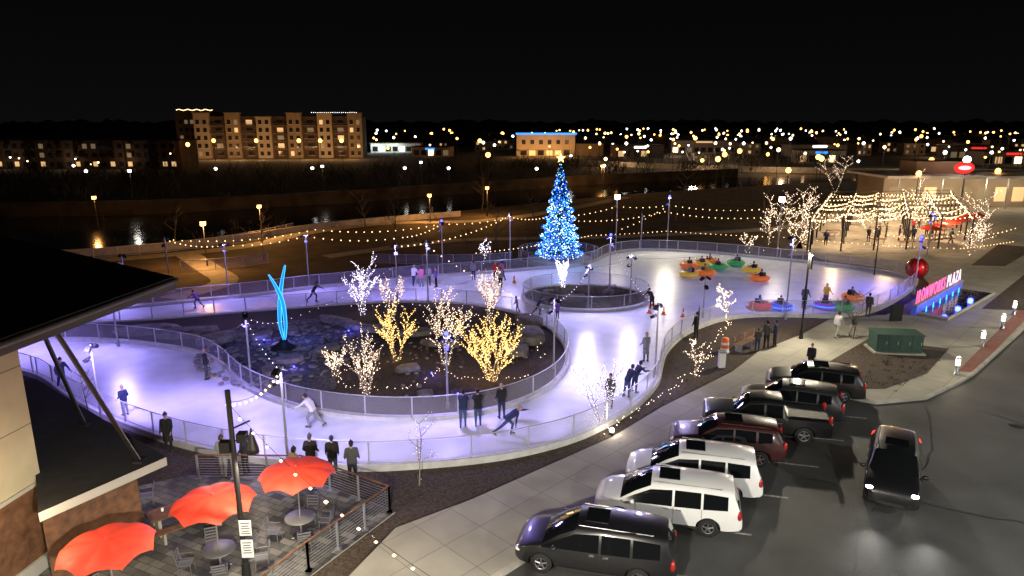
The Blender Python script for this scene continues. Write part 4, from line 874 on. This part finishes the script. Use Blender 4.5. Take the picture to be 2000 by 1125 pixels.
for x,y in((32,222),(55,206),(75,192),(115,184)): point((x,y,5),(1,.6,.3),3200,.5)
mb=MB()
def dl(x,y,h,m,r): mb.tube((x,y,0),(x,y,h-.2),.1,.07,'darkmetal',4,False);mb.box((x,y,h+.25),(.7,.5,.12),'darkmetal');mb.sph((x,y,h),r,m,6,4)
for x,y,m in((-37,430,'amber'),(-24,430,'amber'),(-17,420,'amber'),(-6,440,'amber'),(-5,145,'amber'),(-12,260,'amber'),(45,147,'amber'),(80,305,'amber'),(38,128,'amber'),(58,130,'amber'),(60,136,'amber'),(54,165,'amber'),(48,120,'amber'),(75,124,'amber'),(83,118,'amber'),(66,112,'amber'),(-100,215,'amber'),(-80,262,'amber'),(-72,262,'amber'),(-64,262,'amber'),(-96,262,'amber'),(-112,262,'amber')): dl(x,y,7.5 if y>120 else 6,m,.28+y*.0018)
for x,y in((-82,133),(-60,140),(-41,142),(-22,142),(-13,142),(-95,150),(5,140),(20,150)): dl(x,y,5,'farwhite',.34)
for i in range(260):
    d_=R.uniform(170,620)
    xx=(R.uniform(.1,.78) if R.random()<.86 else R.uniform(-.2,.15))*d_
    dl(xx,d_,R.uniform(4,10),R.choices(['farwhite','farwarm','amber'],[4,2,3])[0],R.uniform(.05,.4)+d_*.0009)
for i in range(34): d_=R.uniform(180,300);dl(-d_*R.uniform(.45,.8),d_,R.uniform(3,6),R.choice(['farwhite','farwarm']),R.uniform(.12,.3))
mb.obj('distant_street_lamps')
for i in range(9): d_=R.uniform(180,330);point((d_*R.uniform(.15,.72),d_,6),R.choice([(1,.6,.3),(1,.95,.85)]),2200,.5)
for x,y in((-62,112),(-34,124),(-18,137),(14,165)):
    path_lamp(x,y,6.5,'farwhite');point((x,y,5.8),(1,.95,.8),160,.3)
# ------------------------------------------------------------ rink and plaza lighting
BV=(.38,.30,1);BV2=(.56,.49,1);BL=(.14,.12,1);WM=(1,.88,.66)
def L(x,y,h,tx,ty,c,p,a=135): spot((x,y,h),(tx,ty,0),c,p*3.7,a,.9,.3)
L(-25.2,41.6,3.9,-25,37.5,BV,800);L(-13.9,34.2,4.2,-15,31,BV,800);L(-9.1,25.3,4.5,-9,28.5,BV2,700);L(-3.2,31.6,3.9,-2.5,28.5,BV,800)
L(2.4,37.2,4.3,5,36,BV2,600);L(8,36,4.3,5,33,BV2,500);L(5.8,50.2,3.6,5,45,BV2,600);L(9.3,52,4,9,46,BV2,600)
L(-9.3,53.6,4.5,-10,56,BV,700);L(-17.6,57.6,4.7,-18,53.5,BV,750);L(-23.2,54.2,4.5,-24,50,BV,700);L(-6.6,52,5,-3,56,BV2,700);L(-.2,65.4,5.4,0,60,BV2,800);L(-30,51.2,4.2,-32,48,BV,500);L(-19,28.8,4.2,-21,34,BV,800)
L(8.2,56,4.8,9,62,BV2,400);L(-31,39.6,4,-31,40,BV,500)
light_pole(-30,51.6,4.2);light_pole(-19.2,29.6,4.2);light_pole(-31,37.2,4.2);light_pole(33.6,55.4,4.8,True)
L(20,48,6,19,54,BL,700);L(33.6,55.4,4.8,29,57,BL,1000);L(17.5,76,6,19,66,WM,950,140);L(28.5,72.2,6,25,63,WM,800,140);L(11.8,76.6,5.8,14,67,WM,700,140);L(20,48,6,20,58,(.85,.8,.9),500,140)
for x,y in((-12.5,37),(-16,42),(-11,44),(-4.5,36),(-2.8,33)):
    mb=MB();mb.tube((0,0,0),(0,0,.15),.05,.07,'black');mb.sph((0,0,.2),.06,'blueface',8,5);mb.obj('garden_spotlight',(x,y,.2));point((x,y,.7),(.14,.12,1),30,.1)
def tall_lamp(x,y,h,rz,p,c=(1,.92,.76)):
    mb=MB();mb.tube((0,0,0),(0,0,1),.16,.13,'darkmetal',10);mb.tube((0,0,1),(0,0,h),.09,.07,'darkmetal',8);mb.tube((0,0,h-.1),(1.4,0,h+.1),.05,.04,'darkmetal',6);mb.box((1.6,0,h+.1),(.7,.3,.12),'darkmetal');mb.box((1.6,0,h+.03),(.55,.22,.02),'floodface');mb.obj('street_lamp',(x,y,0),rz)
    q=Vector((math.cos(rz)*1.6,math.sin(rz)*1.6,0));spot((x+q.x,y+q.y,h-.15),(x+q.x,y+q.y,0),c,p,170,.3,.25,'street_lamp_light')
tall_lamp(-2.5,3,9,1.57,17000);tall_lamp(31,14,9,2.6,9500,(.95,.97,.9));tall_lamp(50,42,9,2.4,11000);tall_lamp(84,70,9,2.4,8000);tall_lamp(14,4,9,1.57,7500,(1,.95,.85))
spot((19.1,43,5.9),(19,41,0),(1,.88,.66),4800,150,.5,.2);spot((-7.6,18.3,4.5),(-7.6,18.3,0),(1,.85,.62),1100,150,.5,.15)
point((-13.2,16.5,3.6),(1,.78,.45),220,.25,'wall_fill_light');point((-12.6,12.5,6),(1,.8,.5),220,.25,'wall_fill_light');point((-11.0,23.4,2.9),(1,.8,.55),160,.25,'patio_fill_light')  # fill points added without fixtures to brighten restaurant wall and patio
for x,y,z_ in((-6,16.9,5),(-3.5,14.9,4.3)): point((x,y,z_-.3),(1,.7,.35),60,.1)
